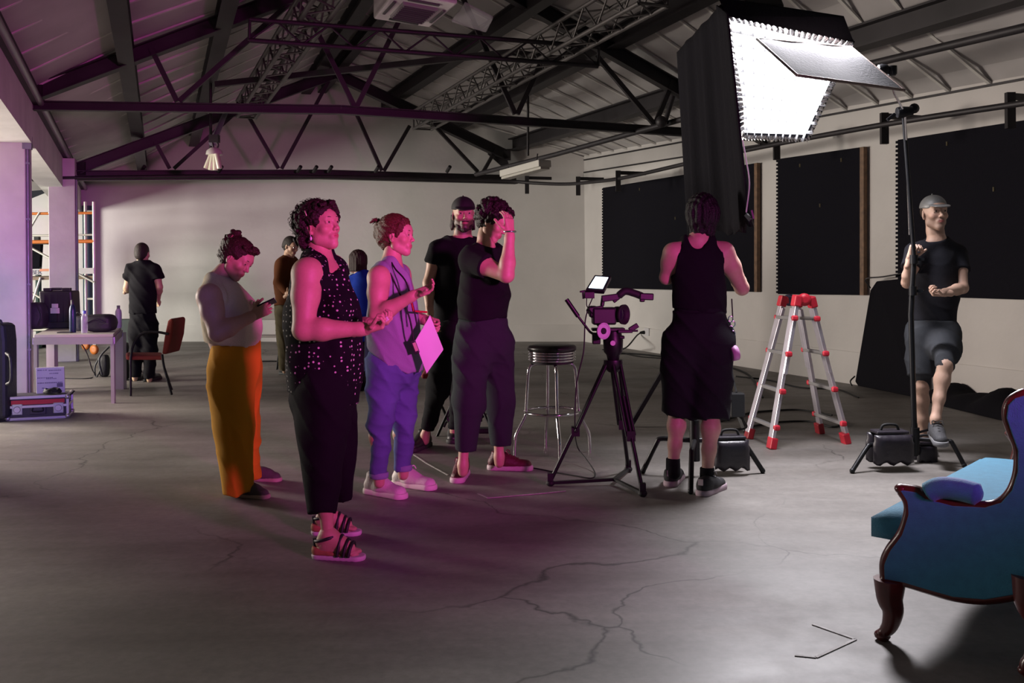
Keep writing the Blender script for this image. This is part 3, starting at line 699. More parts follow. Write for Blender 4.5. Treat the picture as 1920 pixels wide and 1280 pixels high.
# ---------------------------------------------------------------- aluminium ladder
redp = mat('red_plastic', (.62, .02, .045), .45, var=.12, scale=12)
rail_al = mat('ladder_aluminium', (.70, .66, .74), .38, .75, var=.12, scale=10, bump=.1, bscale=30)
rung_m = mat('ladder_rung', (.34, .33, .34), .45, .6)
def ladder():
    feet = dict(L1=G(1446, 841), L2=G(1403, 822), R1=G(1587, 831), R2=G(1538, 812))
    tops = dict(L1=P(1492, 572, 7.05), L2=P(1465, 572, 7.48), R1=P(1524, 574, 7.12), R2=P(1496, 574, 7.55))
    t = thing('folding_ladder', 'telescopic aluminium folding ladder with red plastic joints standing open', 'ladder', sum(feet.values(), V())/4)
    for s in ('L', 'R'):
        a, c = s+'1', s+'2'; wdir = (feet[c]-feet[a]).normalized()
        for k in (a, c):
            f_, tp = feet[k], tops[k]; mid = lerp(tp, f_, .48)
            b = MB(); b.beam(tp, mid, .028, .062, wdir); part('upper_stile', b, rail_al, t, .004)
            b = MB(); o_ = wdir*(.012 if k == a else -.012); b.beam(lerp(tp, f_, .02)+o_*2.2, f_+V((0, 0, .05))+o_*0, .026, .072, wdir); part('lower_stile', b, rail_al, t, .004)
            b = MB(); d = (tp-f_).normalized(); b.beam(f_, f_+d*.085, .05, .085, wdir); part('foot_cap', b, redp if k[1] == '1' else mat('dark_red_plastic', (.3, .01, .02), .5), t, .008)
            b = MB(); b.beam(tp-d*.01, tp+d*.075, .055, .075, wdir); part('top_cap', b, redp, t, .01)
        for i, x in enumerate((.09, .34, .60, .85)):
            p = lerp(tops[a], feet[a], x); q = lerp(tops[c], feet[c], x); o_ = (p-q).normalized()
            b = MB(); b.beam(q-o_*.035, p+o_*.03, .034, .026); part('rung', b, rung_m, t, .004)
            for e, sg in ((p, 1), (q, -1)):
                b = MB(); b.beam(e+o_*sg*.012, e+o_*sg*.055, .046, .04); part('rung_cap', b, redp, t, .012)
    for k, (a, c) in enumerate((('L1', 'R1'), ('L2', 'R2'))):
        m_ = (tops[a]+tops[c])/2+V((0, 0, .045)); b = MB()
        b.lathe(m_+V((0, -.035, 0)), [(.02, 0), (.045, .006), (.048, .03), (.048, .04), (.045, .064), (.02, .07)], 20, (0, 1, 0))
        part('hinge', b, redp if k == 0 else mat('grey_hinge', (.09, .08, .14), .4, .3), t)
        b = MB(); b.beam(tops[a]+V((0, 0, .04)), tops[c]+V((0, 0, .04)), .05, .05); part('hinge_bar', b, redp, t, .01)
ladder()
# ---------------------------------------------------------------- bar stool
def stool():
    c = V((P(1029, 0, 6.9).x, 6.9, 0)); t = thing('bar_stool', 'chrome bar stool with round black seat beside the camera tripod', 'stool', c)
    zt = 1.35-(648-499)*6.9/1800
    b = MB(); b.lathe(c+V((0, 0, zt-.035)), [(.168, 0), (.176, .008), (.178, .022), (.165, .036), (.12, .043), (.0005, .045)], 32); part('cushion', b, mat('black_vinyl', (.012, .012, .012), .35), t)
    for i in range(4):
        b = MB(); z = zt-.045-i*.0195; b.lathe(c+V((0, 0, z-.007)), [(.158, -.0), (.168, .003), (.171, .008), (.168, .013), (.158, .016)], 36); part('chrome_band', b, chrome, t)
    b = MB(); b.lathe(c+V((0, 0, zt-.125)), [(.155, 0), (.155, .09)], 30); part('seat_core', b, rubber, t)
    for i in range(4):
        an = math.radians(8+90*i); d = V((math.sin(an), -math.cos(an), 0)); z1 = zt-.13
        b = MB(); b.tube(spline([c+d*.03+V((0, 0, z1)), c+d*.12+V((0, 0, z1)), c+d*.165+V((0, 0, z1-.03)), c+d*.178+V((0, 0, z1-.14)), c+d*.19+V((0, 0, z1-.32)), c+d*.195+V((0, 0, .28)), c+d*.262+V((0, 0, .15)), c+d*.272+V((0, 0, .08)), c+d*.275+V((0, 0, .0))], 5), .0125, 10); part('leg', b, chrome, t)
    b = MB(); b.tube([c+V((.2*math.cos(x*PI/18), .2*math.sin(x*PI/18), .305)) for x in range(36)], .011, 8, closed=True); part('foot_ring', b, chrome, t)
stool()
# ---------------------------------------------------------------- camera on tripod
def film_camera():
    Y0 = 5.9; Q = lambda u, v, dy=0: P(u, v, Y0+dy)
    ft = [G(1032, 911), G(1205, 931), G(1178, 885)]; hub = V((Q(1144, 0).x, Y0, 0)); top = Q(1144, 682)
    t = thing('camera_tripod', 'black film tripod with ground spreader carrying the film camera', 'tripod', hub)
    for i, f_ in enumerate(ft):
        d = (V((f_.x, f_.y, 0))-hub).normalized(); a = V((hub.x, hub.y, top.z))+d*.045; sd = V((-d.y, d.x, 0))
        mid = lerp(a, f_, .55)
        for s in (-1, 1):
            b = MB(); b.tube([a+sd*s*.025, mid+sd*s*.025], .011, 8); part('leg_tube', b, blackmetal, t)
        b = MB(); b.tube([lerp(a, f_, .25), f_+V((0, 0, .03))], .013, 8); b.box(mid, (.05, .04, .06)); part('lower_leg', b, blackmetal, t)
        b = MB(); b.ball(f_+V((0, 0, .02)), (.028, .028, .022), 10, 6); b.box(f_+V((0, 0, .05)), (.035, .035, .06)); part('foot', b, rubber, t)
        b = MB(); b.beam(f_+V((0, 0, .02)), V((hub.x, hub.y, .035)), .022, .018); part('spreader_arm', b, blackmetal, t)
    b = MB(); b.lathe(V((hub.x, hub.y, top.z-.05)), [(.03, 0), (.05, .02), (.06, .05), (.058, .075)], 20); part('bowl', b, blackmetal, t)
    b = MB(); b.lathe(V((hub.x, hub.y, top.z+.025)), [(.035, 0), (.042, .03), (.058, .05), (.062, .12), (.055, .15), (.05, .175)], 20); part('fluid_head', b, blackmetal, t)
    b = MB(); b.lathe(Q(1149, 643, -.07), [(.0155, 0), (.0155, .005)], 18, (0, -1, 0)); part('level_badge', b, mat('pale_badge', (.55, .45, .55), .5), t)
    b = MB(); b.tube([Q(1116, 628, -.03), Q(1106, 622, -.05), Q(1084, 593, -.05)], .008, 8); b.tube([Q(1084, 593, -.05), Q(1062, 561, -.05)], .014, 10); part('pan_handle', b, blackmetal, t)
    b = MB(); b.box(Q(1118, 634, 0), (.05, .05, .07)); b.box(Q(1163, 632, -.02), (.05, .04, .02)); part('head_knob', b, blackmetal, t, .006)
    bp = mat('camera_body', (.007, .007, .009), .42)
    t = thing('film_camera', 'black film camera with lit top monitor, round lens hood and grey follow focus wheel', 'camera', Q(1146, 618))
    b = MB(); b.box(Q(1132, 592), (.145, .12, .105)); b.box(Q(1112, 584), (.05, .09, .07)); part('body', b, bp, t, .012)
    b = MB(); b.hexa([Q(1098, 583, .05), Q(1122, 615, .05), Q(1128, 608, -.05), Q(1103, 580, -.05)]+[Q(1100, 578, .05), Q(1130, 572, .05), Q(1132, 572, -.05), Q(1104, 576, -.05)]); part('battery', b, bp, t, .01)
    b = MB(); b.box(Q(1140, 617), (.2, .09, .016)); b.tube([Q(1120, 620, -.03), Q(1196, 620, -.03)], .007, 8); b.tube([Q(1120, 620, .03), Q(1196, 620, .03)], .007, 8); part('rod_plate', b, bp, t, .003)
    ax = V((.78, -.62, 0)); l0 = Q(1152, 589)
    b = MB(); b.lathe(l0-ax*.02, [(.04, 0), (.044, .01), (.044, .03), (.049, .032), (.049, .05), (.044, .052), (.044, .068)], 24, ax); part('lens', b, bp, t)
    b = MB(); b.lathe(l0+ax*.045, [(.046, 0), (.06, .012), (.062, .03), (.056, .03), (.05, .012), (.03, .01)], 28, ax); part('lens_hood', b, rubber, t)
    b = MB(); b.lathe(l0+ax*.052, [(.038, .0), (.03, .006), (.0005, .009)], 20, ax); part('glass', b, mat('lens_glass', (.02, .015, .03), .05), t)
    wc = Q(1127, 620, -.10); wa = V((.55, -.83, 0))
    b = MB(); b.lathe(wc, [(.036, 0), (.038, .02), (.02, .022), (.018, .03)], 24, wa); part('focus_knob', b, rubber, t)
    b = MB(); b.lathe(wc+wa*.022, [(.0495, 0), (.051, .006), (.042, .007), (.040, .001)], 28, wa); part('marking_ring', b, mat('pale_ring', (.52, .46, .55), .5), t)
    b = MB(); b.box(Q(1172, 621, -.05), (.09, .03, .02)); b.beam(Q(1180, 619, -.05), Q(1196, 609, -.05), .022, .03); part('focus_motor', b, bp, t, .004)
    b = MB(); b.tube([Q(1129, 573), Q(1131, 558)], .014, 8); b.beam(Q(1128, 560), Q(1160, 556), .03, .04); b.beam(Q(1150, 566), Q(1172, 548), .025, .02); part('top_bracket', b, bp, t, .005)
    b = MB(); b.tube(spline([Q(1158, 556), Q(1172, 546), Q(1190, 550), Q(1206, 556)], 5), [.014]+[.024]*14+[.018], 10); part('handle', b, rubber, t)
    b = MB(); b.box(Q(1212, 556, -.01), (.085, .04, .042), Matrix.Rotation(.04, 3, 'Y')); b.box(Q(1204, 563, -.02), (.03, .03, .02)); part('audio_module', b, bp, t, .006)
    s0 = [Q(1101, 541, -.02), Q(1131, 543, -.04), Q(1143, 519, .03), Q(1116, 517, .05)]; sn = (s0[1]-s0[0]).cross(s0[3]-s0[0]).normalized(); sn = sn if sn.y < 0 else -sn
    cc = sum(s0, V())/4
    b = MB(); q = [cc+(p-cc)*1.16 for p in s0]; b.prism([p+V((0, 0, 0)) for p in q], -sn*.03)
    mo = part('monitor', b, bp, t, .004)
    b = MB(); b.prism([cc+(p-cc)*.88+sn*.003 for p in s0], -sn*.002); p_ = b.build('screen', mat('lit_screen', (.72, .95, 1.0), .3, emit=2.2), t)
    b = MB(); b.box(Q(1105, 553, 0), (.06, .05, .04)); b.tube([Q(1094, 560), Q(1093, 547)], .007, 8); b.beam(Q(1087, 547), Q(1098, 545), .014, .012); part('monitor_arm', b, bp, t, .004)
    for k, q in enumerate(([Q(1100, 556, 0), Q(1100, 572, .02), Q(1104, 578, 0)], [Q(1112, 556, 0), Q(1106, 570, .02), Q(1100, 582, 0)])):
        b = MB(); b.tube(spline(q, 6), .0035, 6); part('monitor_cable', b, rubber, t)
film_camera()
b = MB(); b.tube(spline([P(1102, 580, 5.88), P(1097, 605, 5.86), P(1094, 660, 5.85), P(1081, 720, 5.85), P(1078, 800, 5.85), G(1083, 838, .12), G(1100, 862, .05), G(1115, 885, .006), G(1110, 896, .006), G(1080, 892, .006), G(1040, 885, .006), G(1005, 878, .006), G(960, 872, .006)], 8), .0045, 6)
solo('camera_cable', b, rubber, 'thin black cable looping from the film camera down to the floor', 'cable')
# cables on the floor
def cable(label, pts, r=.008):
    b = MB(); b.tube(spline([G(u, v, r) for u, v in pts], 8), r, 6); solo('floor_cable', b, rubber, label, 'cable')
b = MB(); b.tube(spline([onwall(1205, 623, .03), onwall(1195, 628, .10), G(1178, 648, .12), G(1166, 655, .03), G(1150, 662, .01), G(1190, 663, .01), G(1240, 668, .01), G(1330, 680, .01), G(1400, 700, .01), G(1430, 745, .01)], 8), .012, 6)
solo('floor_cable', b, rubber, 'black cable plugged into the wall socket and running along the floor', 'cable')
cable('black cable crossing the floor between the ladder legs', [(1350, 790), (1400, 775), (1440, 770), (1500, 768), (1560, 778)])
cable('black cable looping on the floor under the ladder', [(1380, 805), (1430, 795), (1470, 790), (1520, 790), (1560, 800), (1580, 792), (1550, 785)])
cable('black cable beside the right wall behind the ladder', [(1380, 705), (1440, 712), (1500, 726), (1570, 730), (1610, 745)])
cable('thin dark cable on the floor beside the right wall skirting', [(1130, 655), (1160, 660), (1200, 668), (1250, 672)])
t = thing('wall_socket', 'small pale power socket low on the right wall', 'socket', onwall(1212, 622, .01))
MW = Matrix(((wd.x, wn.x, 0), (wd.y, wn.y, 0), (0, 0, 1)))
b = MB(); b.box(onwall(1213, 622, .025), (.16, .03, .12), MW); part('plate', b, mat('socket_white', (.6, .58, .6), .4), t, .005)
b = MB(); b.lathe(onwall(1208, 623, .04), [(.03, 0), (.022, .05), (.012, .08)], 12, wn); part('plug', b, rubber, t)
# ---------------------------------------------------------------- black flats leaning on right wall and cloth on the floor
t = thing('black_flat', 'tall black flat with cut corner leaning against the right wall', 'flat', G(1640, 730))
q = [G(1602, 722), G(1700, 738), G(1720, 742)]
A0, A1_, B1, B0 = G(1603, 722), G(1716, 745), onwall(1712, 520, .14), onwall(1634, 528, .14)
nrm = (A1_-A0).cross(B0-A0).normalized(); nrm = nrm if nrm.y < 0 else -nrm
b = MB(); b.prism([A0+V((0, 0, .04)), A0+(A1_-A0)*.05, A1_, B1, lerp(B0, B1, .12), lerp(B0, A0, .08)], -nrm*.05); part('cloth_face', b, black_cloth, t, .01)
b = MB(); b.tube(spline([lerp(B0, A0, .06), B0+V((-.06, 0, .03)), lerp(B0, B1, .3)+V((0, 0, .04)), B1+V((0, 0, .06))], 5), .008, 6); part('wire', b, steel, t)
b = MB(); b.tube(spline([A0+V((0, 0, .1)), A0+V((-.06, -.03, .05)), A0+V((-.05, -.05, .0))], 5), .008, 6); part('tie_cord', b, rubber, t)
for k, (u, v, lb_) in enumerate(((1660, 600, 'paper tag'),)):
    pass
rnd = random.Random(4)
b = MB(); N, M_ = 34, 10; vs = []; c0 = G(1788, 742); c1 = G(2050, 800)
for i in range(N+1):
    for j in range(M_+1):
        x = i/N; y = j/M_; p = lerp(c0, c1, x)+wn*(-.02+.55*y)
        h = (.16+.05*math.sin(x*13)+.03*math.sin(x*31+y*5))*math.sin(PI*min(1, y*1.02))**.6*math.sin(PI*min(1, max(0, x*.97+.03)))**.4
        vs.append(p+V((0, 0, max(0, h)+.004)))
fs = [(i*(M_+1)+j, i*(M_+1)+j+1, (i+1)*(M_+1)+j+1, (i+1)*(M_+1)+j) for i in range(N) for j in range(M_)]
b.add(vs, fs, True); n0 = len(vs); b.add([v*1+V((0, 0, -v.z+.001)) for v in vs], [f[::-1] for f in fs])
solo('cloth_bundle', b, black_cloth, 'heap of black cloth lying along the foot of the right wall', 'cloth')
# ---------------------------------------------------------------- tape and marks on the floor
tape = mat('pale_tape', (.36, .34, .33), .7, var=.3, scale=30)
for lb_, pts, w in (('faint pale floor tape corner below the tripod', [(896, 925), (915, 933), (1010, 925), (1060, 920)], .012), ('faint pale tape corner on the bright floor', [(1490, 1228), (1530, 1232), (1604, 1198), (1524, 1170)], .012), ('faint pale tape strip across the floor beside the white sneakers', [(776, 852), (800, 868), (840, 890)], .012)):
    b = MB()
    for (p, q_) in zip(pts[:-1], pts[1:]): b.beam(G(*p, .002), G(*q_, .002), w, .003)
    solo('floor_tape', b, tape, lb_, 'tape')
# ---------------------------------------------------------------- left bay things
tab = mat('table_laminate', (.42, .39, .36), .4, var=.06, scale=5); tabm = mat('table_frame', (.42, .38, .42), .4, .5)
blk = mat('black_plastic', (.02, .02, .022), .5)
Yn, Yf = 9.7, 10.9; zt = .70
xl, xr = P(58, 0, Yn).x, P(207, 0, Yn).x
t = thing('folding_table', 'pale grey metal legged table in front of the farther white pillar', 'table', V(((xl+xr)/2, (Yn+Yf)/2, 0)))
xsl = -.48
dx = P(222, 0, Yf).x-xr
sh = V((dx*.0, 0, 0))
xf = P(222, 0, Yf).x-xr; q = [V((xl, Yn, zt-.03)), V((xr, Yn, zt-.03)), V((xr+xf, Yf, zt-.03)), V((xl+xf, Yf, zt-.03))]
b = MB(); b.hexa(q+[p+V((0, 0, .03)) for p in q]); part('table_top', b, tab, t, .004)
for p, q_ in ((0, 1), (1, 2), (2, 3), (3, 0)):
    b = MB(); b.beam(q[p]+V((0, 0, -.035)), q[q_]+V((0, 0, -.035)), .03, .07); part('apron', b, tabm, t)
for k, p in enumerate(q):
    c_ = lerp(p, V(((xl+xr)/2, (Yn+Yf)/2, p.z)), .03); b = MB(); b.beam(V((c_.x, c_.y, 0)), V((c_.x, c_.y, zt-.06)), .035 if k < 2 else .09, .035 if k < 2 else .09, (0, 1, 0)); part('leg', b, tabm, t)
def T(u, v, Y): return P(u, v, Y)
def onTable(u, Y): p = P(u, 0, Y); return V((p.x, Y, zt))
# hard case
Yc = 10.7; c_ = onTable(102, Yc); w = .40; h = .42
t = thing('hard_case', 'black hard equipment case with two white labels standing on the table', 'case', c_)
b = MB(); b.hexa([c_+V((-w*.44, 0, .0)), c_+V((w*.46, 0, 0)), c_+V((w*.46, .2, 0)), c_+V((-w*.44, .2, 0)), c_+V((-w*.5, -.02, h)), c_+V((w*.42, -.02, h)), c_+V((w*.42, .2, h)), c_+V((-w*.5, .2, h))]); part('shell', b, blk, t, .02)
for k in range(5):
    b = MB(); x = -.34+.17*k; b.box(c_+V((w*x, -.012, h*.5)), (.012, .02, h*.8)); part('rib', b, blk, t)
for x in (-.25, .28):
    b = MB(); b.box(c_+V((w*x, 0, h+.015)), (.09, .05, .035)); part('latch', b, blk, t, .006)
b = MB(); b.box(c_+V((0, .0, h+.02)), (.12, .03, .03)); part('handle', b, blk, t, .008)
b = MB(); b.box(c_+V((0, -.005, .04)), (w*.95, .06, .07)); part('lower_lip', b, blk, t, .01)
lab = mat('white_label', (.62, .6, .52), .6)
for (z_, ww, hh) in ((.255, .07, .045), (.20, .10, .06)):
    b = MB(); b.box(c_+V((-.01, -.028, z_)), (ww, .006, hh)); part('label', b, lab, t)
def bottle(label, u, Y, r, h, m_, capm, nm='water_bottle'):
    c_ = onTable(u, Y); t = thing(nm, label, 'bottle', c_)
    b = MB(); b.lathe(c_, [(r*.9, 0), (r, .01), (r, h*.68), (r*.85, h*.78), (r*.45, h*.86)], 18); part('body', b, m_, t)
    b = MB(); b.lathe(c_+V((0, 0, h*.86)), [(r*.5, 0), (r*.52, h*.13), (r*.4, h*.14)], 16); part('cap', b, capm, t)
bottle('dark blue metal bottle standing in front of the hard case', 131, 10.0, .034, .34, mat('navy_bottle', (.012, .025, .06), .35, .3), blk)
bottle('clear plastic water bottle beside the black bag on the table', 153, 9.95, .033, .23, mat('clear_bottle', (.5, .52, .58), .1, alpha=.45), mat('blue_cap', (.1, .15, .5), .4))
bottle('pale bottle standing at the right end of the table', 217, 10.75, .035, .25, mat('pale_bottle', (.5, .46, .5), .3), mat('grey_cap', (.2, .2, .2), .4))
def blob(name, label, cat, c, size, m_, yaw=0, extra=None):
    t = thing(name, label, cat, c); R_ = Matrix.Rotation(yaw, 3, 'Z'); b = MB(); N, M2 = 20, 12; vs = []
    for j in range(M2+1):
        th = PI*j/M2
        for i in range(N):
            ph = 2*PI*i/N; s = lambda v, e: math.copysign(abs(v)**e, v)
            x = s(math.sin(th), .5)*s(math.cos(ph), .55); y = s(math.sin(th), .5)*s(math.sin(ph), .55); z = s(math.cos(th), .6)
            w_ = 1+.04*math.sin(7*ph+3*z)+.03*math.sin(5*z+ph)
            vs.append(c+R_ @ V((x*size[0]/2*w_, y*size[1]/2*w_, (z*.5+.5)*size[2])))
    fs = [(j*N+i, (j+1)*N+i, (j+1)*N+(i+1) % N, j*N+(i+1) % N) for j in range(M2) for i in range(N)]
    b.add(vs, fs, True); part('body', b, m_, t); return t
nyl = mat('black_nylon', (.022, .023, .026), .6, bump=.5, bscale=30)
c_ = onTable(184, 10.1)
t = blob('camera_bag', 'black soft equipment bag lying on the right end of the table', 'bag', c_, (.30, .26, .185), nyl)
b = MB(); b.tube(spline([c_+V((-.1, -.12, .1)), c_+V((0, -.14, .14)), c_+V((.1, -.12, .1))], 6), .01, 6); part('strap', b, nyl, t)
b = MB(); b.tube([c_+V((-.13, -.12, .09)), c_+V((.13, -.125, .09))], .004, 6); part('zip', b, mat('zip_grey', (.1, .1, .1), .4, .5), t)
c_ = onTable(146, 10.25); t = blob('cloth_pouch', 'dark grey crumpled pouch between the bottles and the black bag', 'bag', c_, (.14, .14, .16), mat('dark_grey_cloth', (.06, .06, .065), .8, bump=.5, bscale=30))
b = MB(); b.tube(spline([c_+V((-.05, -.05, .15)), c_+V((0, -.06, .2)), c_+V((.05, -.05, .15))], 5), .007, 6); part('handle', b, nyl, t)
c_ = onTable(63, 10.6); t = blob('black_bag', 'black bag partly hidden behind the near pillar on the table', 'bag', c_, (.22, .2, .30), nyl)
b = MB(); b.tube(spline([c_+V((.06, -.09, .05)), c_+V((.11, -.11, .15)), c_+V((.06, -.09, .26))], 5), .01, 6); part('strap', b, nyl, t)
c_ = onTable(112, 9.95); b = MB(); b.box(c_+V((.03, 0, .006)), (.14, .08, .012)); solo('notebook', b, blk, 'thin dark object lying flat at the table front edge', 'notebook')
# power cable from the table
b = MB(); b.tube(spline([P(146, 634, 10.2), P(162, 660, 10.2), P(172, 690, 10.25), G(177, 703, .01), G(165, 709, .01), G(110, 709, .01), G(60, 712, .01)], 8), .006, 6); solo('thin_cable', b, rubber, 'thin dark cable hanging off the table and running to the pillar', 'cable')
# backpack under the table end
c_ = G(228, 712); t = blob('backpack', 'black backpack on the floor under the right end of the table', 'backpack', c_, (.24, .26, .46), nyl, .2)
for s in (-1, 1):
    b = MB(); b.tube(spline([c_+V((s*.07-.03, -.12, .42)), c_+V((s*.12-.08, -.16, .28)), c_+V((s*.1-.08, -.14, .08))], 5), .014, 6); part('shoulder_strap', b, nyl, t)
b = MB(); b.tube(spline([c_+V((-.04, -.02, .45)), c_+V((0, -.02, .50)), c_+V((.04, -.02, .45))], 5), .009, 6); part('handle', b, nyl, t)
c_ = G(196, 706); t = blob('shoulder_bag', 'small dark bag with loose straps between the table legs', 'bag', c_, (.11, .14, .28), nyl)
b = MB(); b.tube(spline([c_+V((-.05, -.05, .24)), c_+V((-.10, -.05, .12)), c_+V((-.08, -.06, .0)), c_+V((-.02, -.07, .1))], 5), .01, 6); part('strap', b, nyl, t)
# crate behind
b = MB(); c_ = P(234, 644, 12.6); b.box(V((c_.x, c_.y, .35)), (.26, .26, .7)); solo('dark_crate', b, mat('dark_green_box', (.03, .05, .045), .6), 'dark crate standing between the table and the man in black', 'crate', bevel=.01)
# red upholstered armchair with black tube frame
redf = mat('dark_red_fabric', (.20, .022, .016), .85, bump=.3, bscale=90)
def armchair():
    Y0 = 10.45; Q = lambda u, v, dy=0: P(u, v, Y0+dy); c = G(280, 742)
    t = thing('armchair', 'armchair with red seat and back and black tube frame beside the table', 'chair', c)
    b = MB(); s = [Q(236, 667, -.22), Q(306, 667, -.22), Q(304, 660, .22), Q(236, 660, .22)]; b.hexa([p+V((0, 0, -.045)) for p in s]+s); part('seat', b, redf, t, .02)
    b = MB(); bk = [(303, 664), (308, 630), (314, 602), (320, 596), (325, 600), (322, 630), (313, 664)]
    b.prism([Q(u, v, -.2) for u, v in bk], V((0, .40, 0))); part('backrest', b, redf, t, .02)
    for dy in (-.22, .22):
        b = MB(); b.tube(spline([Q(245, 742-(dy > 0)*12, dy), Q(245, 700-(dy > 0)*6, dy), Q(246, 664, dy), Q(254, 638, dy), Q(270, 624, dy), Q(292, 622, dy), Q(316, 626, dy)], 5), .014, 8); part('front_leg_and_arm', b, blackmetal, t)
        b = MB(); b.tube(spline([Q(322, 740-(dy > 0)*9, dy), Q(315, 715-(dy > 0)*5, dy), Q(307, 685, dy), Q(304, 664, dy)], 5), .014, 8); part('rear_leg', b, blackmetal, t)
    b = MB(); b.tube([Q(246, 664, -.22), Q(246, 664, .22)], .012, 8); b.tube([Q(304, 668, -.22), Q(304, 668, .22)], .012, 8); part('cross_tube', b, blackmetal, t)
armchair()
# folding chairs at the back
fgrey = mat('folding_chair_grey', (.30, .28, .27), .5, .2)
def fchair(label, u, Y, s=1, grp=None):
    c = V((P(u, 0, Y).x, Y, 0)); t = thing('folding_chair', label, 'chair', c, None); w = .40
    Z = lambda x, y, z: c+V((x*s, y, z))
    b = MB(); b.box(Z(0, .14, .72), (w, .02, .16)); part('backrest', b, fgrey, t, .01)
    b = MB(); b.box(Z(0, -.02, .43), (w, .36, .02)); part('seat', b, fgrey, t, .008)
    for sx in (-1, 1):
        b = MB(); b.tube([Z(sx*w/2, .17, .80), Z(sx*w/2, -.22, 0)], .011, 8); part('front_leg', b, blackmetal, t)
        b = MB(); b.tube([Z(sx*(w/2-.03), -.12, .43), Z(sx*(w/2-.03), .24, 0)], .011, 8); part('rear_leg', b, blackmetal, t)
    b = MB(); b.tube([Z(-w/2, -.18, .10), Z(w/2, -.18, .10)], .009, 8); part('crossbar', b, blackmetal, t)
fchair('grey folding chair just right of the woman looking at her phone', 494, 13.1)
fchair('grey folding chair half hidden behind the polka dot blouse', 548, 13.0)
# red seated chair behind the moving woman
def xchair():
    Y0 = 7.9; Q = lambda u, v, dy=0: P(u, v, Y0+dy); t = thing('crossed_leg_chair', 'red seated chair with crossed black legs behind the woman with raised hand', 'chair', G(860, 815))
    b = MB(); s = [Q(790, 701, -.15), Q(880, 701, -.15), Q(876, 690, .2), Q(796, 690, .2)]; b.hexa([p+V((0, 0, -.04)) for p in s]+s); part('seat', b, mat('crimson_seat', (.22, .012, .025), .8), t, .015)
    for q in (((872, 700, -.12), (816, 826, -.25)), ((800, 700, -.12), (858, 826, -.2)), ((842, 712, .1), (850, 812, .15)), ((868, 720, .1), (832, 800, .12))):
        b = MB(); b.tube([Q(*q[0]), Q(*q[1])], .012, 8); part('leg', b, blackmetal, t)
    b = MB(); b.tube([Q(836, 792, -.1), Q(856, 770, -.1)], .01, 8); part('crossbar', b, blackmetal, t)
xchair()
t = thing('small_stand', 'small black tripod stand behind the moving woman at the stool', 'stand', G(905, 808))
for p, q_ in (((890, 735, 7.9), (919, 800, 7.75)), ((917, 770, 7.9), (884, 800, 8.1)), ((900, 700, 7.95), (902, 790, 7.95))):
    b = MB(); b.tube([P(*p), P(*q_)], .011, 8); part('leg', b, blackmetal, t)
b = MB(); b.box(G(903, 806, .02), (.16, .1, .04)); part('weight', b, rubber, t, .01)
# scaffold tower
sal = mat('scaffold_alu', (.62, .60, .52), .4, .5); sor = mat('scaffold_orange', (.55, .15, .02), .5)
Ys = 15.4
def scaffold():
    Q = lambda u, v, dy=0: P(u, v, Ys+dy); zf = lambda u, dy=0: V((Q(u, 500, dy).x, Ys+dy, .12))
    t = thing('scaffold_tower', 'aluminium rolling scaffold tower with orange guard rails behind the pillars', 'scaffold', V((Q(110, 0).x, Ys, 0)))
    for u, dy in ((177, 0), (161, .9), (20, 0), (14, .9)):
        b = MB(); p = zf(u, dy); b.tube([p, V((p.x, p.y, Q(u, 378, dy).z))], .028, 8); part('upright', b, sal, t)
        b = MB(); b.lathe(V((p.x, p.y-.03, .075)), [(.035, -.02), (.075, -.018), (.075, .018), (.035, .02)], 20, (.35, .94, 0)); part('caster', b, sor, t)
        b = MB(); b.box(V((p.x, p.y, .17)), (.05, .06, .08)); part('caster_fork', b, sal, t)
    for dy in (0, .9):
        for v, r_, m_ in ((400, .022, sor), (453, .03, sor), (441, .016, sal), (618, .022, sal)):
            b = MB(); b.tube([Q(18, v+1, dy), Q(177, v-1, dy)], r_, 8); part('guard_rail', b, m_, t)
    for v in (396, 440, 505, 560, 615):
        for u0 in (177, 20):
            b = MB(); b.tube([Q(u0, v, 0), Q(u0-12*(u0 > 100)-5*(u0 < 100), v, .9)], .018, 8); part('rung', b, sal, t)
    for k, (p, q_) in enumerate(((( 48, 442), (74, 398)), ((46, 458), (178, 530)), ((92, 398), (110, 430)), ((44, 620), (76, 520)), ((30, 530), (98, 572)))):
        b = MB(); b.tube([Q(*p, -.02), Q(*q_, -.02)], .018, 8); part('diagonal_brace', b, sal, t)
    b = MB(); b.hexa([Q(20, 516, -.03), Q(176, 513, -.03), Q(176, 513, .02), Q(20, 516, .02), Q(20, 505, -.03), Q(176, 502, -.03), Q(176, 502, .02), Q(20, 505, .02)]); part('toe_board', b, mat('toe_board', (.50, .47, .45), .5), t)
    b = MB(); b.prism([Q(73, 508.5, -.04), Q(98, 508, -.04), Q(98, 503.5, -.04), Q(75, 504, -.04)], V((0, .005, 0))); part('orange_decal', b, mat('decal_orange', (.55, .2, .1), .5), t)
    b = MB(); q = [Q(20, 520, 0), Q(176, 517, 0), Q(162, 516, .9), Q(16, 518, .9)]; b.hexa([p+V((0, 0, -.05)) for p in q]+q); part('platform', b, mat('platform_ply', (.2, .14, .09), .7), t)
    # toe board lettering
    cu = bpy.data.curves.new('txt', 'FONT'); cu.body = 'UBER'; cu.size = .10; cu.extrude = .002
    to = bpy.data.objects.new('txt', cu); C.objects.link(to); to.location = Q(50, 514.3, -.034); to.rotation_euler = (PI/2, 0, 0); to.scale = (1.0, 1, 1)
    bpy.context.view_layer.update(); dg = bpy.context.evaluated_depsgraph_get(); me = bpy.data.meshes.new_from_object(to.evaluated_get(dg)); me.transform(to.matrix_world); bpy.data.objects.remove(to)
    me.materials.clear(); me.materials.append(mat('letter_grey', (.12, .12, .14), .6)); link_mesh('lettering', me, t)
scaffold()
t = thing('backdrop_board', 'tall black cloth covered frame standing behind the scaffold tower', 'frame', G(58, 640))
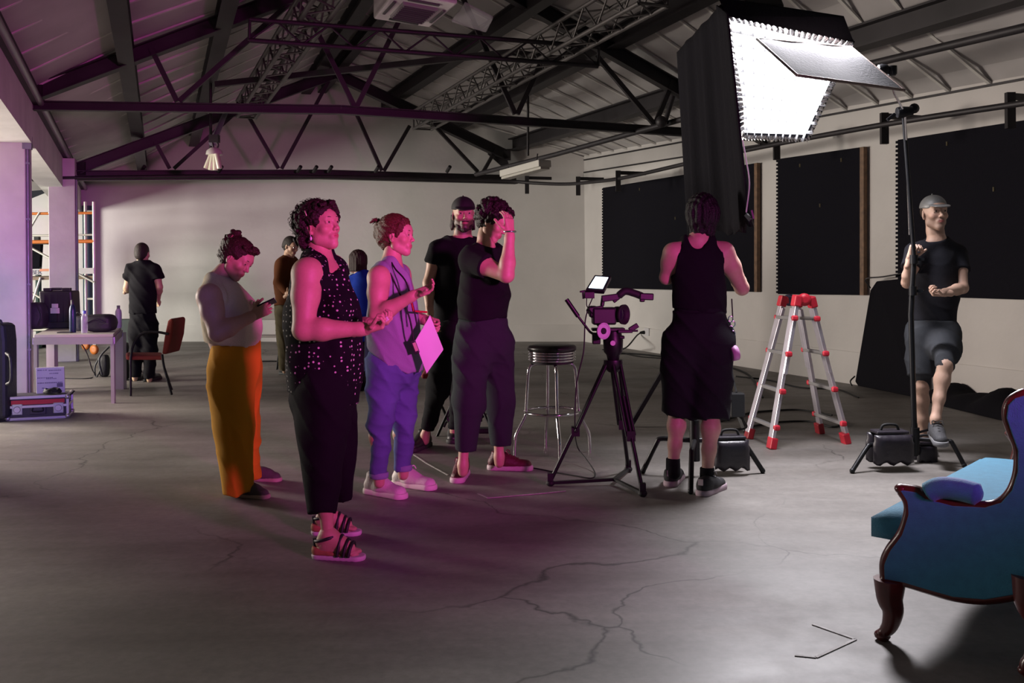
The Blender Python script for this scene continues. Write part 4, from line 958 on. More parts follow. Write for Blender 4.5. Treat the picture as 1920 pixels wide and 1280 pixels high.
b = MB(); q = [P(40, 505, 16.6), P(73, 505, 16.6), P(76, 458, 16.6), P(40, 458, 16.6)]; b.prism(q, V((0, .1, 0))); part('board', b, black_cloth, t)
b = MB(); c_ = P(72, 500, 16.65); b.tube([V((c_.x, c_.y, 0)), c_], .05, 8); part('post', b, mat('dark_green_paint', (.015, .05, .04), .5), t)
b = MB(); c_ = P(70, 448, 16.65); b.box(P(58, 456, 16.65), (.6, .12, .04)); b.box(c_, (.08, .08, .08)); part('top_bar', b, steel, t)
# things lying on the floor beyond the table
for (u, v, w_, lb_) in ((66, 645, .5, 'dark flat cloth pile on the floor beyond the table, the left one'), (84, 650, .45, 'dark flat cloth pile on the floor beyond the table, the right one')):
    b = MB(); c_ = G(u, v); b.ball(c_+V((0, 0, .04)), (w_/2, .25, .045), 16, 8); solo('cloth_pile', b, black_cloth, lb_, 'cloth')
# flight case
fcm = mat('case_aluminium', (.55, .52, .56), .35, .8); fcb = mat('case_black_panel', (.03, .028, .03), .45)
def flight_case():
    a = G(14, 789); b_ = G(128, 783); ex = (b_-a); w = ex.length; ex.normalize(); ey = V((-ex.y, ex.x, 0)); H = .215; D = .32
    R_ = Matrix(((ex.x, ey.x, 0), (ex.y, ey.y, 0), (0, 0, 1))); L = lambda x, y, z: a+R_ @ V((x, y, z))
    t = thing('flight_case', 'low flight case with aluminium edges and a red stripe by the near pillar', 'case', L(w/2, D/2, 0))
    b = MB(); b.box(L(w/2, D/2, H/2), (w-.02, D-.02, H-.01), R_); part('box', b, fcb, t, .003)
    b = MB(); b.box(L(w/2, .004, H*.74), (w-.06, .012, .04), R_); part('red_stripe', b, mat('stripe_red', (.5, .015, .02), .45), t)
    for z in (.012, H*.56, H-.012):
        b = MB(); b.box(L(w/2, 0, z), (w-.02, .02, .024), R_); part('edge_rail', b, fcm, t, .002)
        b = MB(); b.box(L(w-.005, D/2, z), (.02, D-.02, .024), R_); part('edge_rail', b, fcm, t, .002)
    for x in (.004, w-.004):
        for y in (0, D):
            b = MB(); b.box(L(x, y, H/2), (.022, .022, H-.03), R_); part('corner_post', b, fcm, t, .002)
            for z in (.02, H-.02): b = MB(); b.ball(L(x, y, z), .024, 10, 6); part('ball_corner', b, fcm, t)
    for x in (w*.16, w*.84):
        b = MB(); b.box(L(x, -.004, H*.45), (.09, .014, .10), R_); part('latch_plate', b, mat('latch_zinc', (.5, .5, .58), .3, .8), t, .008)
        b = MB(); b.lathe(L(x, -.012, H*.45), [(.03, 0), (.026, .006)], 14, -ey); b.box(L(x, -.018, H*.45), (.05, .006, .012), R_); part('butterfly_latch', b, fcm, t)
    b = MB(); b.box(L(w/2, -.002, H*.42), (.13, .014, .085), R_); part('handle_dish', b, mat('dish_dark', (.06, .055, .06), .4, .4), t, .004)
    b = MB(); b.tube(spline([L(w*.42, -.012, H*.5), L(w*.42, -.022, H*.36), L(w*.58, -.022, H*.36), L(w*.58, -.012, H*.5)], 4), .006, 6); part('handle', b, blackmetal, t)
    b = MB(); b.tube(spline([L(w+.004, D*.25, H*.9), L(w+.03, D*.3, H*1.02), L(w+.03, D*.6, H*1.02), L(w+.004, D*.65, H*.9)], 4), .008, 6); part('side_handle', b, blackmetal, t)
    # papers box on top
    p0 = L(w*.43, .16, H); s = thing('white_slate', 'white paper sheet box with printed lines standing on the flight case', 'box', p0)
    hh = .235; ww = .24; lean = .03
    b = MB(); q = [p0, p0+ex*ww, p0+ex*ww+ey*.03, p0+ey*.03]; up = V((-.01, 0, hh)); b.hexa(q+[k+up+ey*lean for k in q]); part('board', b, mat('paper_white', (.62, .6, .62), .6), s, .003)
    ink = mat('grey_ink', (.18, .16, .22), .7); rr = random.Random(2)
    for k, (y_, x0, x1) in enumerate(((.90, .06, .40), (.88, .45, .92), (.76, .48, .80), (.60, .05, .60), (.56, .36, .74), (.40, .05, .95), (.20, .2, .3), (.21, .6, .72))):
        b = MB(); z_ = y_; 
        n = max(1, int((x1-x0)/.06))
        for j in range(n):
            xa = x0+(x1-x0)*j/n; xb = xa+(x1-x0)/n*rr.uniform(.45, .85)
            c1 = p0+ex*ww*(xa+xb)/2+(up+ey*lean)*z_-ey*.002; b.box(c1, ((xb-xa)*ww, .002, .008), R_)
        o = part('printed_line', b, ink, s); o['kind'] = 'stuff'
    b = MB(); b.box(p0+ex*ww*.83+(up+ey*lean)*.30-ey*.002, (.05, .002, .035), R_); part('printed_block', b, ink, s)
    b = MB(); 
    for k in range(3): b.tube([L(w*.72, .08, H+.018+.012*k)+V((.075*math.cos(x*PI/9)*(1-.1*k), .05*math.sin(x*PI/9), .006*math.sin(x*1.3+k))) for x in range(18)], .009, 6, closed=True)
    o = solo('cable_coil', b, rubber, 'small coil of black cable lying on the flight case', 'cable')
flight_case()
# black tall bag at the far left edge
c_ = G(0, 792); b = MB()
t = thing('tall_padded_case', 'tall black padded case standing at the left edge before the near pillar', 'case', c_)
b.prism([P(u, v, 8.55) for u, v in ((-28, 606), (1, 606), (7, 612), (10, 640), (11, 785), (-28, 792))], V((0, .22, 0))); part('body', b, nyl, t, .03)
b = MB(); b.tube(spline([P(12, 662, 8.5), P(20, 672, 8.45), P(21, 712, 8.45), P(13, 720, 8.5)], 5), .014, 8); part('side_handle', b, nyl, t)
b = MB(); b.tube(spline([P(-6, 607, 8.6), P(0, 600, 8.6), P(4, 607, 8.6)], 5), .01, 6); part('top_loop', b, nyl, t)
# ================================================================== signed distance modelling of bodies and clothes
def A3(v): return np.array((v[0], v[1], v[2]), dtype=np.float32)
class Sdf:
    """list of rounded primitives that melt into one continuous surface"""
    def __init__(s): s.ops = []
    def cone(s, a, b, ra, rb, k=.02, sq=None, flat=(0, 0), sub=False, inter=False):
        """tapered capsule a-b; sq=(axis, factor) flattens it along an axis; flat cuts the round ends"""
        a = A3(a); b = A3(b); R = max(ra, rb)+.01
        lo = np.minimum(a, b)-R; hi = np.maximum(a, b)+R
        ba = b-a; L2 = float(ba@ba)+1e-9; L = L2**.5
        ax = None
        if sq: ax = A3(V(sq[0]).normalized()); f = sq[1]
        def fn(X, Y, Z):
            px, py, pz = X-a[0], Y-a[1], Z-a[2]
            t0 = (px*ba[0]+py*ba[1]+pz*ba[2])/L2; t = np.clip(t0, 0, 1)
            qx, qy, qz = px-t*ba[0], py-t*ba[1], pz-t*ba[2]
            if ax is not None:
                w = (qx*ax[0]+qy*ax[1]+qz*ax[2])*(f-1); qx = qx+w*ax[0]; qy = qy+w*ax[1]; qz = qz+w*ax[2]
            d = np.sqrt(qx*qx+qy*qy+qz*qz)-(ra+(rb-ra)*t)
            if flat[0]: d = np.maximum(d, -t0*L)
            if flat[1]: d = np.maximum(d, (t0-1)*L)
            return d
        s.ops.append((fn, lo, hi, k, sub)); return s
    def chain(s, pts, rs, k=.02, **kw):
        for i in range(len(pts)-1): s.cone(pts[i], pts[i+1], rs[i], rs[i+1], k, **kw)
        return s
    def ell(s, c, r, M=None, k=.02, sub=False):
        c = A3(c); r = np.array(r if isinstance(r, (tuple, list)) else (r,)*3, dtype=np.float32); R = float(r.max())+.01
        m = np.eye(3, dtype=np.float32) if M is None else np.array([list(row) for row in M], dtype=np.float32).T   # rows = local axes
        def fn(X, Y, Z):
            px, py, pz = X-c[0], Y-c[1], Z-c[2]
            u = (px*m[0, 0]+py*m[0, 1]+pz*m[0, 2]); v = (px*m[1, 0]+py*m[1, 1]+pz*m[1, 2]); w = (px*m[2, 0]+py*m[2, 1]+pz*m[2, 2])
            k0 = np.sqrt((u/r[0])**2+(v/r[1])**2+(w/r[2])**2); k1 = np.sqrt((u/r[0]**2)**2+(v/r[1]**2)**2+(w/r[2]**2)**2)+1e-6
            return k0*(k0-1)/k1
        s.ops.append((fn, c-R, c+R, k, sub)); return s
    def cut(s, p, n, c=None, rad=None):
        """remove everything on the side the normal points to (optionally only inside a ball)"""
        p = A3(p); n = A3(V(n).normalized())
        def fn(X, Y, Z):
            d = (X-p[0])*n[0]+(Y-p[1])*n[1]+(Z-p[2])*n[2]
            if c is not None:
                q = np.sqrt((X-c[0])**2+(Y-c[1])**2+(Z-c[2])**2)-rad; d = np.minimum(d, -q)
            return d
        s.ops.append((fn, None, None, 0, 'cut')); return s
    def bounds(s):
        lo = np.min([o[1] for o in s.ops if o[1] is not None and not o[4]], axis=0); hi = np.max([o[2] for o in s.ops if o[1] is not None and not o[4]], axis=0); return lo, hi
    def mesh(s, vox, folds=None, clip=None):
        lo, hi = s.bounds()
        if clip: lo = np.maximum(lo, A3(clip[0])); hi = np.minimum(hi, A3(clip[1]))
        pad = 2.5*vox; xs = [np.arange(lo[i]-pad, hi[i]+pad, vox, dtype=np.float32) for i in range(3)]
        D = np.full([len(q) for q in xs], .5, dtype=np.float32)
        for fn, l, h, k, sub in s.ops:
            if l is None: sl = [slice(0, len(q)) for q in xs]
            else:
                mg = k+2*vox+.012; sl = [slice(max(0, int((l[i]-mg-xs[i][0])/vox)), max(0, min(len(xs[i]), int((h[i]+mg-xs[i][0])/vox)+2))) for i in range(3)]
            X = xs[0][sl[0]][:, None, None]; Y = xs[1][sl[1]][None, :, None]; Z = xs[2][sl[2]][None, None, :]
            if X.size == 0 or Y.size == 0 or Z.size == 0: continue
            d = fn(X, Y, Z); old = D[sl[0], sl[1], sl[2]]
            if sub == 'cut': new = np.maximum(old, d)
            elif sub:
                h_ = np.clip(.5-.5*(old+d)/max(k, 1e-5), 0, 1); new = old*(1-h_)-d*h_+k*h_*(1-h_)
            elif k > 0:
                h_ = np.clip(.5+.5*(old-d)/k, 0, 1); new = old*(1-h_)+d*h_-k*h_*(1-h_)
            else: new = np.minimum(old, d)
            D[sl[0], sl[1], sl[2]] = new
        if folds is not None:
            D = D+folds(xs[0][:, None, None], xs[1][None, :, None], xs[2][None, None, :]).astype(np.float32)
        D[0] = D[-1] = .5; D[:, 0] = D[:, -1] = .5; D[:, :, 0] = D[:, :, -1] = .5
        return snet(D, xs, vox)
def snet(D, xs, vox):
    S = D < 0; n = np.array(D.shape)-1
    c = np.zeros(n, dtype=np.int8)
    for dx in (0, 1):
        for dy in (0, 1):
            for dz in (0, 1): c += S[dx:n[0]+dx, dy:n[1]+dy, dz:n[2]+dz]
    act = (c > 0) & (c < 8); idx = np.argwhere(act); ids = np.full(n, -1, dtype=np.int64); ids[act] = np.arange(len(idx))
    I, J, K = idx.T; acc = np.zeros((len(idx), 3)); cnt = np.zeros(len(idx))
    cor = [(0,0,0),(1,0,0),(0,1,0),(1,1,0),(0,0,1),(1,0,1),(0,1,1),(1,1,1)]
    for a, b in ((0,1),(2,3),(4,5),(6,7),(0,2),(1,3),(4,6),(5,7),(0,4),(1,5),(2,6),(3,7)):
        A, B = cor[a], cor[b]; da = D[I+A[0], J+A[1], K+A[2]]; db = D[I+B[0], J+B[1], K+B[2]]
        m = (da < 0) != (db < 0); t = np.where(m, da/np.where(m, da-db, 1), 0)
        for q in range(3): acc[:, q] += np.where(m, A[q]+(B[q]-A[q])*t, 0)
        cnt += m
    P_ = acc/cnt[:, None]+idx; vs = P_*vox+np.array([xs[0][0], xs[1][0], xs[2][0]])
    F_ = []
    for ax in range(3):
        s0 = [slice(1, n[q]) for q in range(3)]; s0[ax] = slice(0, n[ax]); s1 = list(s0); s1[ax] = slice(1, n[ax]+1)
        a = S[tuple(s0)]; b = S[tuple(s1)]; e = np.argwhere(a != b)
        if not len(e): continue
        base = e.copy(); sg = a[tuple(e.T)]
        for q in range(3):
            if q != ax: base[:, q] += 1
        u, v = [(1, 2), (2, 0), (0, 1)][ax]
        def cell(du, dv):
            g = base.copy(); g[:, u] -= du; g[:, v] -= dv; return ids[tuple(g.T)]
        q = np.stack([cell(1, 1), cell(0, 1), cell(0, 0), cell(1, 0)], 1); q[~sg] = q[~sg][:, ::-1]; F_.append(q)
    return vs.astype(np.float32), np.concatenate(F_) if F_ else np.zeros((0, 4), int)
def join(parts):
    vs = []; fs = []; n = 0
    for v, f in parts: vs.append(v); fs.append(f+n); n += len(v)
    return np.concatenate(vs), np.concatenate(fs)
def npmesh(name, vf, m, parent=None, colf=None, disp=None, label=None):
    v, f = vf
    if disp is not None:
        # displace along vertex normals
        nrm = vnormals(v, f); v = v+nrm*disp(v, nrm)[:, None]
    me = bpy.data.meshes.new(name); me.vertices.add(len(v)); me.vertices.foreach_set('co', v.astype(np.float32).ravel())
    me.loops.add(len(f)*4); me.loops.foreach_set('vertex_index', f.astype(np.int32).ravel())
    me.polygons.add(len(f)); me.polygons.foreach_set('loop_start', np.arange(0, len(f)*4, 4, dtype=np.int32)); me.polygons.foreach_set('use_smooth', np.ones(len(f), dtype=bool))
    me.update(calc_edges=True); me.materials.append(m)
    if colf is not None:
        c = colf(v); at = me.color_attributes.new('Col', 'FLOAT_COLOR', 'POINT'); cc = np.ones((len(v), 4), dtype=np.float32); cc[:, :3] = c; at.data.foreach_set('color', cc.ravel())
    o = link_mesh(name, me, parent)
    if label: o['label'] = label
    return o
def vnormals(v, f):
    a, b, c, d = v[f[:, 0]], v[f[:, 1]], v[f[:, 2]], v[f[:, 3]]; fn_ = np.cross(c-a, d-b); n = np.zeros_like(v)
    for k in range(4): np.add.at(n, f[:, k], fn_)
    return n/(np.linalg.norm(n, axis=1, keepdims=True)+1e-9)
def folds(amp, fx=14., fz=6., ph=0., warp=1.6):
    """cloth folds: domain-warped creased waves, mostly upright"""
    def fn(X, Y, Z):
        w = np.sin(5.1*X+3.3*Z+ph)+np.sin(6.3*Y-4.1*Z+ph*1.7)
        a = np.sin(fx*X+.7*fx*Y+fz*Z+warp*w+ph); b = np.sin(-.8*fx*X+fx*Y+1.9*fz*Z+warp*1.3*w+2.1+ph); c = np.sin(.9*fx*X-.5*fx*Y+3.3*fz*Z+warp*w*1.7+ph*3)
        r = 1-np.abs(a); r2 = 1-np.abs(c)
        return amp*(.9*(1-r*r*1.6)+.35*b-.55*r2**3+.1)
    return fn
# ------------------------------------------------------------------ head
def frame(fwd, up):
    f = V(fwd).normalized(); r = f.cross(V(up)).normalized(); u = r.cross(f); return Matrix(((r.x, f.x, u.x), (r.y, f.y, u.y), (r.z, f.z, u.z)))
def head_sdf(male=False, sc=1.0, jaw=1.0, old=0.0):
    s = Sdf(); e = s.ell; c = s.cone
    e((0, -.014, .038), (.0745, .094, .086), k=.01)
    e((0, .022, -.012), (.0600, .070, .088), k=.03)
    c((-.036, .012, -.058), (0, .060, -.090), .030*jaw, .020*jaw, .025); c((.036, .012, -.058), (0, .060, -.090), .030*jaw, .020*jaw, .025)
    e((0, .070, -.094), (.019, .016, .016) if not male else (.024, .018, .018), k=.018)
    e((0, .060, .045), (.050, .034, .035), k=.03)
    c((-.034, .078, .030), (.034, .078, .030), .0125 if not male else .0145, .0125 if not male else .0145, .016)
    for x in (-1, 1):
        e((x*.040, .062, -.018), (.022, .022, .020), k=.022)
        e((x*.031, .099, .013), (.0165, .0150, .0125), k=.012, sub=True)
        # lids
        e((x*.031, .0800, .0135), (.0150, .0120, .0115), k=.004)
        c((x*.018, .0900, .0180), (x*.046, .0840, .0170), .0038, .0034, .004)
        c((x*.020, .0890, .0065), (x*.045, .0840, .0070), .0030, .0028, .004)
    c((0, .088, .020), (0, .105, -.016), .0072, .0088, .010)
    e((0, .108, -.021), (.0092, .0110, .0092), k=.009)
    for x in (-1, 1): e((x*.0110, .098, -.0255), (.0068, .0095, .0070), k=.006)
    for x in (-1, 1): e((x*.0065, .104, -.0325), (.0035, .0050, .0030), k=.003, sub=True)
    e((0, .082, -.056), (.028, .016, .020), k=.014)
    c((-.019, .0900, -.0530), (.019, .0900, -.0530), .0040, .0040, .005); e((0, .0955, -.0515), (.012, .0060, .0042), k=.004)
    e((0, .0930, -.0625), (.0160, .0065, .0052), k=.004)
    c((-.022, .0955, -.0572), (.022, .0955, -.0572), .0014, .0014, .003, sub=True)
    for x in (-1, 1):
        M = Matrix.Rotation(-x*.35, 3, 'Z') @ Matrix.Rotation(.15, 3, 'X')
        e((x*.0765, -.006, .000), (.0075, .0185, .0300), M=M, k=.006)
        e((x*.0830, -.002, .004), (.0060, .0105, .0180), M=M, k=.004, sub=True)
        e((x*.0740, .000, -.026), (.0070, .0085, .0100), k=.006)
    return s
_headcache = {}
def head_part(center, M, sc, male, vox, jaw=1.0):
    key = (male, vox, jaw)
    if key not in _headcache: _headcache[key] = head_sdf(male, 1.0, jaw).mesh(vox)
    v, f = _headcache[key]; m = np.array([list(r) for r in M]); return (v*sc)@m.T+np.array(center), f, v
SKIN_BASE = (0.56, 0.335, 0.245)
def hl(v, c, M, sc):
    m = np.array([list(r) for r in M]); return (v-np.array(c))@m/sc
# ------------------------------------------------------------------ hand
def hand_sdf(wr, d, n, th, curl=.5, sc=1.0, spread=.1, thumb=.5, curls=None):
    """wr wrist point, d direction wrist->knuckles, n palm normal (where the palm faces), th side of the thumb"""
    s = Sdf(); wr = V(wr); d = V(d).normalized(); n = (V(n)-d*V(n).dot(d)).normalized(); th = (V(th)-d*V(th).dot(d)-n*V(th).dot(n)).normalized()
    W_ = lambda a, b, c: wr+(d*a+th*b+n*c)*sc
    s.cone(W_(-.055, 0, 0), W_(.012, 0, 0), .0265*sc, .0230*sc, .01, sq=(n, 1.2))
    for y in (.026, .010, -.007, -.023): s.cone(W_(.010, y*.6, 0), W_(.082-.05*abs(y-.004), y, 0), .0165*sc, .0115*sc, .012)
    s.ell(W_(.03, .022, .010), (.024*sc, .014*sc, .013*sc), M=Matrix(((d.x, th.x, n.x), (d.y, th.y, n.y), (d.z, th.z, n.z))), k=.01)
    cs = curls or [curl]*4
    for i, (y, L, r) in enumerate(((.0275, .070, .0088), (.0100, .079, .0092), (-.0080, .073, .0086), (-.0245, .056, .0076))):
        p = W_(.080-.05*abs(y-.004), y, .0); a = cs[i]*.9; ang = a; sp = spread*(y/.026)
        for j, (fr, kk) in enumerate(((.44, 1.0), (.31, 1.15), (.25, .75))):
            dd = (d*math.cos(ang)+n*math.sin(ang)+th*sp*(1 if j == 0 else .6)).normalized(); q = p+dd*L*fr*sc
            s.cone(p, q, r*(1-.10*j)*sc, r*(.90-.10*j)*sc, .003); p = q; ang += cs[i]*kk
    p = W_(.016, .020, .004); a = thumb
    for j, (L, r) in enumerate(((.040, .0115), (.032, .0098), (.026, .0088))):
        dd = (d*(.72+.1*j)+th*(.75-.55*a*(j > 0)-.1*j)+n*(.35+.6*a*(j+1)/3)).normalized(); q = p+dd*L*sc; s.cone(p, q, r*sc, r*.92*sc, .004); p = q
    return s
# ------------------------------------------------------------------ shoes
def shoe(parent, ankle, toe_dir, L, W_, h, m_up, m_sole, kind='sneaker', m_lace=None, floor_z=0.0, tag=None):
    """ankle: point above the heel; toe_dir horizontal"""
    d = V((toe_dir[0], toe_dir[1], toe_dir[2] if len(toe_dir) > 2 else 0)).normalized(); sd = V((0, 0, 1)).cross(d).normalized(); up = d.cross(sd)
    o = V((ankle[0], ankle[1], floor_z))
    Q = lambda a, b, c: o+d*a+sd*b+up*c
    u = Sdf(); st = .028 if kind != 'flat' else .018
    u.cone(Q(-.035, 0, st+.022), Q(.05, 0, st+.022), W_*.42, W_*.46, .02)
    u.cone(Q(.05, 0, st+.018), Q(L-.10, 0, st+.008), W_*.46, W_*.43, .02, sq=(up, 1.25))
    u.cone(Q(-.02, 0, st+.04), Q(-.01, 0, h), W_*.40, W_*.40, .02, flat=(0, 1)); u.cone(Q(.0, 0, h*.8), Q(.09, 0, st+.03), W_*.36, W_*.34, .03)
    u.cut(Q(0, 0, st), -up); v = u.mesh(.0055 if parent.get('big') else .008)
    so = npmesh('shoe', v, m_up, parent)
    s = Sdf(); s.cone(Q(-.038, 0, st*.5), Q(.05, 0, st*.5), W_*.46, W_*.45, .01); s.cone(Q(.05, 0, st*.5), Q(L-.095, 0, st*.5), W_*.45, W_*.50, .01)
    s.cut(Q(0, 0, st+.006), up); s.cut(Q(0, 0, 0), -up); npmesh('sole', s.mesh(.0055 if parent.get('big') else .008), m_sole, so)
    if m_lace:
        b = MB()
        for k in range(4):
            x = .045+.026*k; z = st+.082-.012*k; b.tube([Q(x, -.028, z-.006), Q(x+.006, 0, z+.006), Q(x, .028, z-.006)], .004, 6)
        b.tube(spline([Q(.04, 0, st+.088), Q(.055, .03, st+.10), Q(.07, .035, st+.08)], 4), .0035, 6); b.tube(spline([Q(.04, 0, st+.088), Q(.055, -.03, st+.10), Q(.07, -.035, st+.08)], 4), .0035, 6)
        lo = b.build('laces', m_lace, so); lo['kind'] = 'stuff'
    if tag:
        b = MB(); b.box(Q(-.073, 0, st+.055), (.03, .008, .035), Matrix(((sd.x, d.x, up.x), (sd.y, d.y, up.y), (sd.z, d.z, up.z)))); b.build('heel_tab', tag, so)
    return so
# ------------------------------------------------------------------ body
def skin_mat(name, col): return mat(name, (1, 1, 1), .52, vcol=True, var=.05, scale=55, bump=.10, bscale=180, sss=.0)
eye_white = mat('eye_white', (.62, .58, .56), .15); iris_m = mat('dark_iris', (.03, .018, .012), .1)
def make_person(label, J, fw, head, skin, male=False, sc=1.0, arm=1.0, leg=1.0, torso=(.125, .112, .130), sq=1.4, hands=(None, None), vox=.0095, hvox=.0042, neck=.050, jaw=1.0, paint=None, loc=None, brow=(.03, .018, .014), beard=None, eyes=True, lip=(.42, .13, .12), feet=True, small=False):
    """J: joints; fw: forward vector of the torso"""
    g = V(((J['an1'].x+J['an2'].x)/2, (J['an1'].y+J['an2'].y)/2, 0))
    t = thing('person', label, 'person', loc or g)
    if not small: t['big'] = 1
    fw = V(fw).normalized(); hc, hf, hu, hs = head; M = frame(hf, hu); s = Sdf()
    Hp = lambda x, y, z: V(hc)+M @ V((x, y, z))*hs
    J['_b'] = (torso, sq, fw, arm, leg, Hp)
    # torso
    pel, che, nk = J['pelvis'], J['chest'], J['neck']; wa = lerp(pel, che, .45)
    s.chain([pel, wa, che], [torso[0], torso[1], torso[2]], .06, sq=(fw, sq))
    s.cone(lerp(J['sh1'], che, .25), lerp(J['sh2'], che, .25), .062*arm, .062*arm, .06)
    s.cone(lerp(che, nk, .5), nk, .085, .058, .05); s.cone(nk, lerp(nk, Hp(0, -.022, -.045), .5), .054, neck*1.05, .03); s.cone(lerp(nk, Hp(0, -.022, -.045), .5), Hp(0, -.020, -.040), neck*1.05, neck, .02)
    s.cone(J['sh1'], nk, .046*arm, .036, .04); s.cone(J['sh2'], nk, .046*arm, .036, .04)
    for i in '12':
        sh, el, wr = J['sh'+i], J['el'+i], J['wr'+i]
        s.chain([sh, lerp(sh, el, .4), el], [.056*arm, .050*arm, .039*arm], .03)
        s.chain([el, lerp(el, wr, .3), lerp(el, wr, .9), wr], [.039*arm, .041*arm, .027*arm**.5, .0262*arm**.5], .02)
        hp, kn, an = J['hip'+i], J['kn'+i], J['an'+i]
        s.cone(pel, hp, .10, .095*leg, .06); s.chain([hp, lerp(hp, kn, .5), kn], [.098*leg, .078*leg, .056*leg], .04)
        bk = J.get('calfback'+i, -fw); s.chain([kn, lerp(kn, an, .28)+bk*.014, lerp(kn, an, .62)+bk*.006, an], [.052*leg, .056*leg, .041*leg, .036*leg], .03)
        if not feet: s.cone(an, an+V((0, 0, -.04)), .034, .032, .02)
        if feet:
            td = J['toe'+i]; s.cone(an+V((0, 0, -.02)), an+V(td).normalized()*.12+V((0, 0, -.065)), .036, .028, .03); s.cone(an, an-V(td).normalized()*.03+V((0, 0, -.05)), .034, .030, .02)
    parts = [s.mesh(vox)]
    hv, hfc, loc_ = head_part(V(hc), M, hs, male, hvox, jaw); parts.append((hv, hfc))
    for i, h in enumerate(hands):
        if h is None: continue
        wr = J['wr%d' % (i+1)]; parts.append(hand_sdf(wr, *h[:3], **(h[3] if len(h) > 3 else {})).mesh(.0036 if not small else .007))
    vf = join(parts)
    skin = np.array(skin); lipc = np.array(lip)
    def colf(v):
        c = np.tile(skin, (len(v), 1)); q = hl(v, hc, M, hs); inh = (np.abs(q) < .14).all(1)
        x, y, z = q.T
        g_ = lambda cx, cy, cz, sx, sy, sz: np.exp(-(((np.abs(x)-cx)/sx)**2+((y-cy)/sy)**2+((z-cz)/sz)**2))
        w = g_(.0, .095, -.0575, .018, .012, .0085)*inh; w = np.clip(w*2.4, 0, 1); c = c*(1-w[:, None])+lipc*w[:, None]
        w = np.clip(g_(.045, .07, -.02, .022, .04, .02)*.35*inh, 0, 1)[:, None]; c = c*(1-w)+c*np.array((1.08, .8, .8))*w
        w = np.clip(g_(.031, .09, .010, .020, .02, .011)*.5*inh, 0, 1)[:, None]; c = c*(1-w)+c*.62*w
        if beard:
            bc, ba = beard; sg = lambda q, wd=.0045: 1/(1+np.exp(-np.clip(q/wd, -30, 30)))
            edge = -.030+.60*(.070-np.minimum(y, .098)); edge = np.where(y > .078, -.0345-.0*y, edge)
            m1 = sg(edge-z)*sg(z+.150, .012)*sg(y-.004)*(1-sg(z+.062, .003)*sg(.017-np.abs(x), .003)*sg(-.050-z, .002)*sg(y-.08)*.0)
            m1 = m1*(1-sg(z+.049, .002)*sg(-.043-z, .0)*0)
            w = ba*m1*inh*(1-np.clip(g_(.0, .097, -.0575, .017, .02, .007)*1.8, 0, 1)); c = c*(1-w[:, None])+np.array(bc)*w[:, None]
        return c
    body = npmesh('body', vf, skin_mat('skin', skin), t, colf)
    if eyes:
        for x in (-1, 1):
            ec = Hp(x*.031, .0795, .0125); gz = (M @ V((0, 1, 0))).normalized()
            b = MB(); b.ball(ec, .0128*hs, 16, 10); eo = b.build('eye', eye_white, t)
            q = V((0, 0, 1)).rotation_difference(gz); b = MB(); b.lathe(ec+gz*.0118*hs, [(.0066*hs, -.0008), (.0048*hs, .0008*hs), (.0003, .0014*hs)], 14, gz); b.build('iris', iris_m, eo)
            b = MB(); b.tube(spline([Hp(x*.014, .0960, .0350), Hp(x*.028, .0945, .0385), Hp(x*.040, .0880, .0370), Hp(x*.049, .0800, .0320)], 3), [.0022*hs]*3+[.0026*hs]*4+[.0020*hs, .0016*hs, .001*hs], 8); b.build('eyebrow', mat('brow_%d' % int(brow[0]*1000), brow, .9), t)
    return t, M, Hp
def hair_mat(name, col): return mat(name, col, .55, var=.35, scale=90, bump=.7, bscale=130, spec=.3)
def hair_cap(Hp, M, hs, fn_extra=None, thick=.012, front=.055, low=-.02):
    """scalp cap in head coordinates: returns Sdf in world coordinates"""
    s = Sdf(); s.ell(Hp(0, -.020, .044), tuple(hs*q for q in (.0765+thick, .096+thick, .088+thick)), M=M, k=.01)
    s.cone(Hp(0, -.050, -.01), Hp(0, -.045, low), (.070+thick*.6)*hs, (.055+thick*.4)*hs, .03)
    # clear the face: ball in front of the hairline
    s.ell(Hp(0, .100, -.028), (.100*hs, .080*hs, (.028+front)*hs+.03), M=M, k=.012, sub=True)
    for x in (-1, 1): s.ell(Hp(x*.088, .012, -.010), (.026*hs, .030*hs, .034*hs), M=M, k=.01, sub=True)
    return s
def curls(s, Hp, rnd, n, c, r, rad=(.011, .019), zmin=-.05, face=True, k=.008, keep=None):
    for _ in range(n*3):
        if n <= 0: break
        v = V((rnd.gauss(0, 1), rnd.gauss(0, 1), rnd.gauss(0, 1))).normalized(); p = V((c[0]+v.x*r[0], c[1]+v.y*r[1], c[2]+v.z*r[2]))
        if p.z < zmin or (face and p.y > .035 and p.z < .055) or (face and p.y > .07 and p.z < .075): continue
        if keep and not keep(p): continue
        q = rnd.uniform(*rad); s.ell(Hp(*p), q, k=k); n -= 1
    return s
def wisps(parent, Hp, rnd, n, c, r, m_, L=.03, zmin=-.05, keep=None, w=.0007):
    b = MB()
    while n > 0:
        v = V((rnd.gauss(0, 1), rnd.gauss(0, 1), rnd.gauss(0, 1))).normalized(); p = V((c[0]+v.x*r[0], c[1]+v.y*r[1], c[2]+v.z*r[2]))
        if p.z < zmin or (p.y > .03 and p.z < .10) or (keep and not keep(p)): continue
        o = V((rnd.gauss(0, 1), rnd.gauss(0, 1), rnd.gauss(0, 1))).normalized()
        o = (o-v*o.dot(v)).normalized(); o2 = v.cross(o); R_ = L*rnd.uniform(.22, .42); p = p-v*.012
        q = [p+v*L*x*.55+(o*math.sin(x*4.2)+o2*(1-math.cos(x*4.2)))*R_ for x in (0, .15, .3, .45, .6, .75, .9, 1.05)]
        b.tube([Hp(*k) for k in q], [w*2.2, w*1.6, w*1.4, w*1.2, w, w, w*.8, w*.5], 4, cap=False); n -= 1
    o = b.build('stray_hair', m_, parent); o['kind'] = 'stuff'; return o

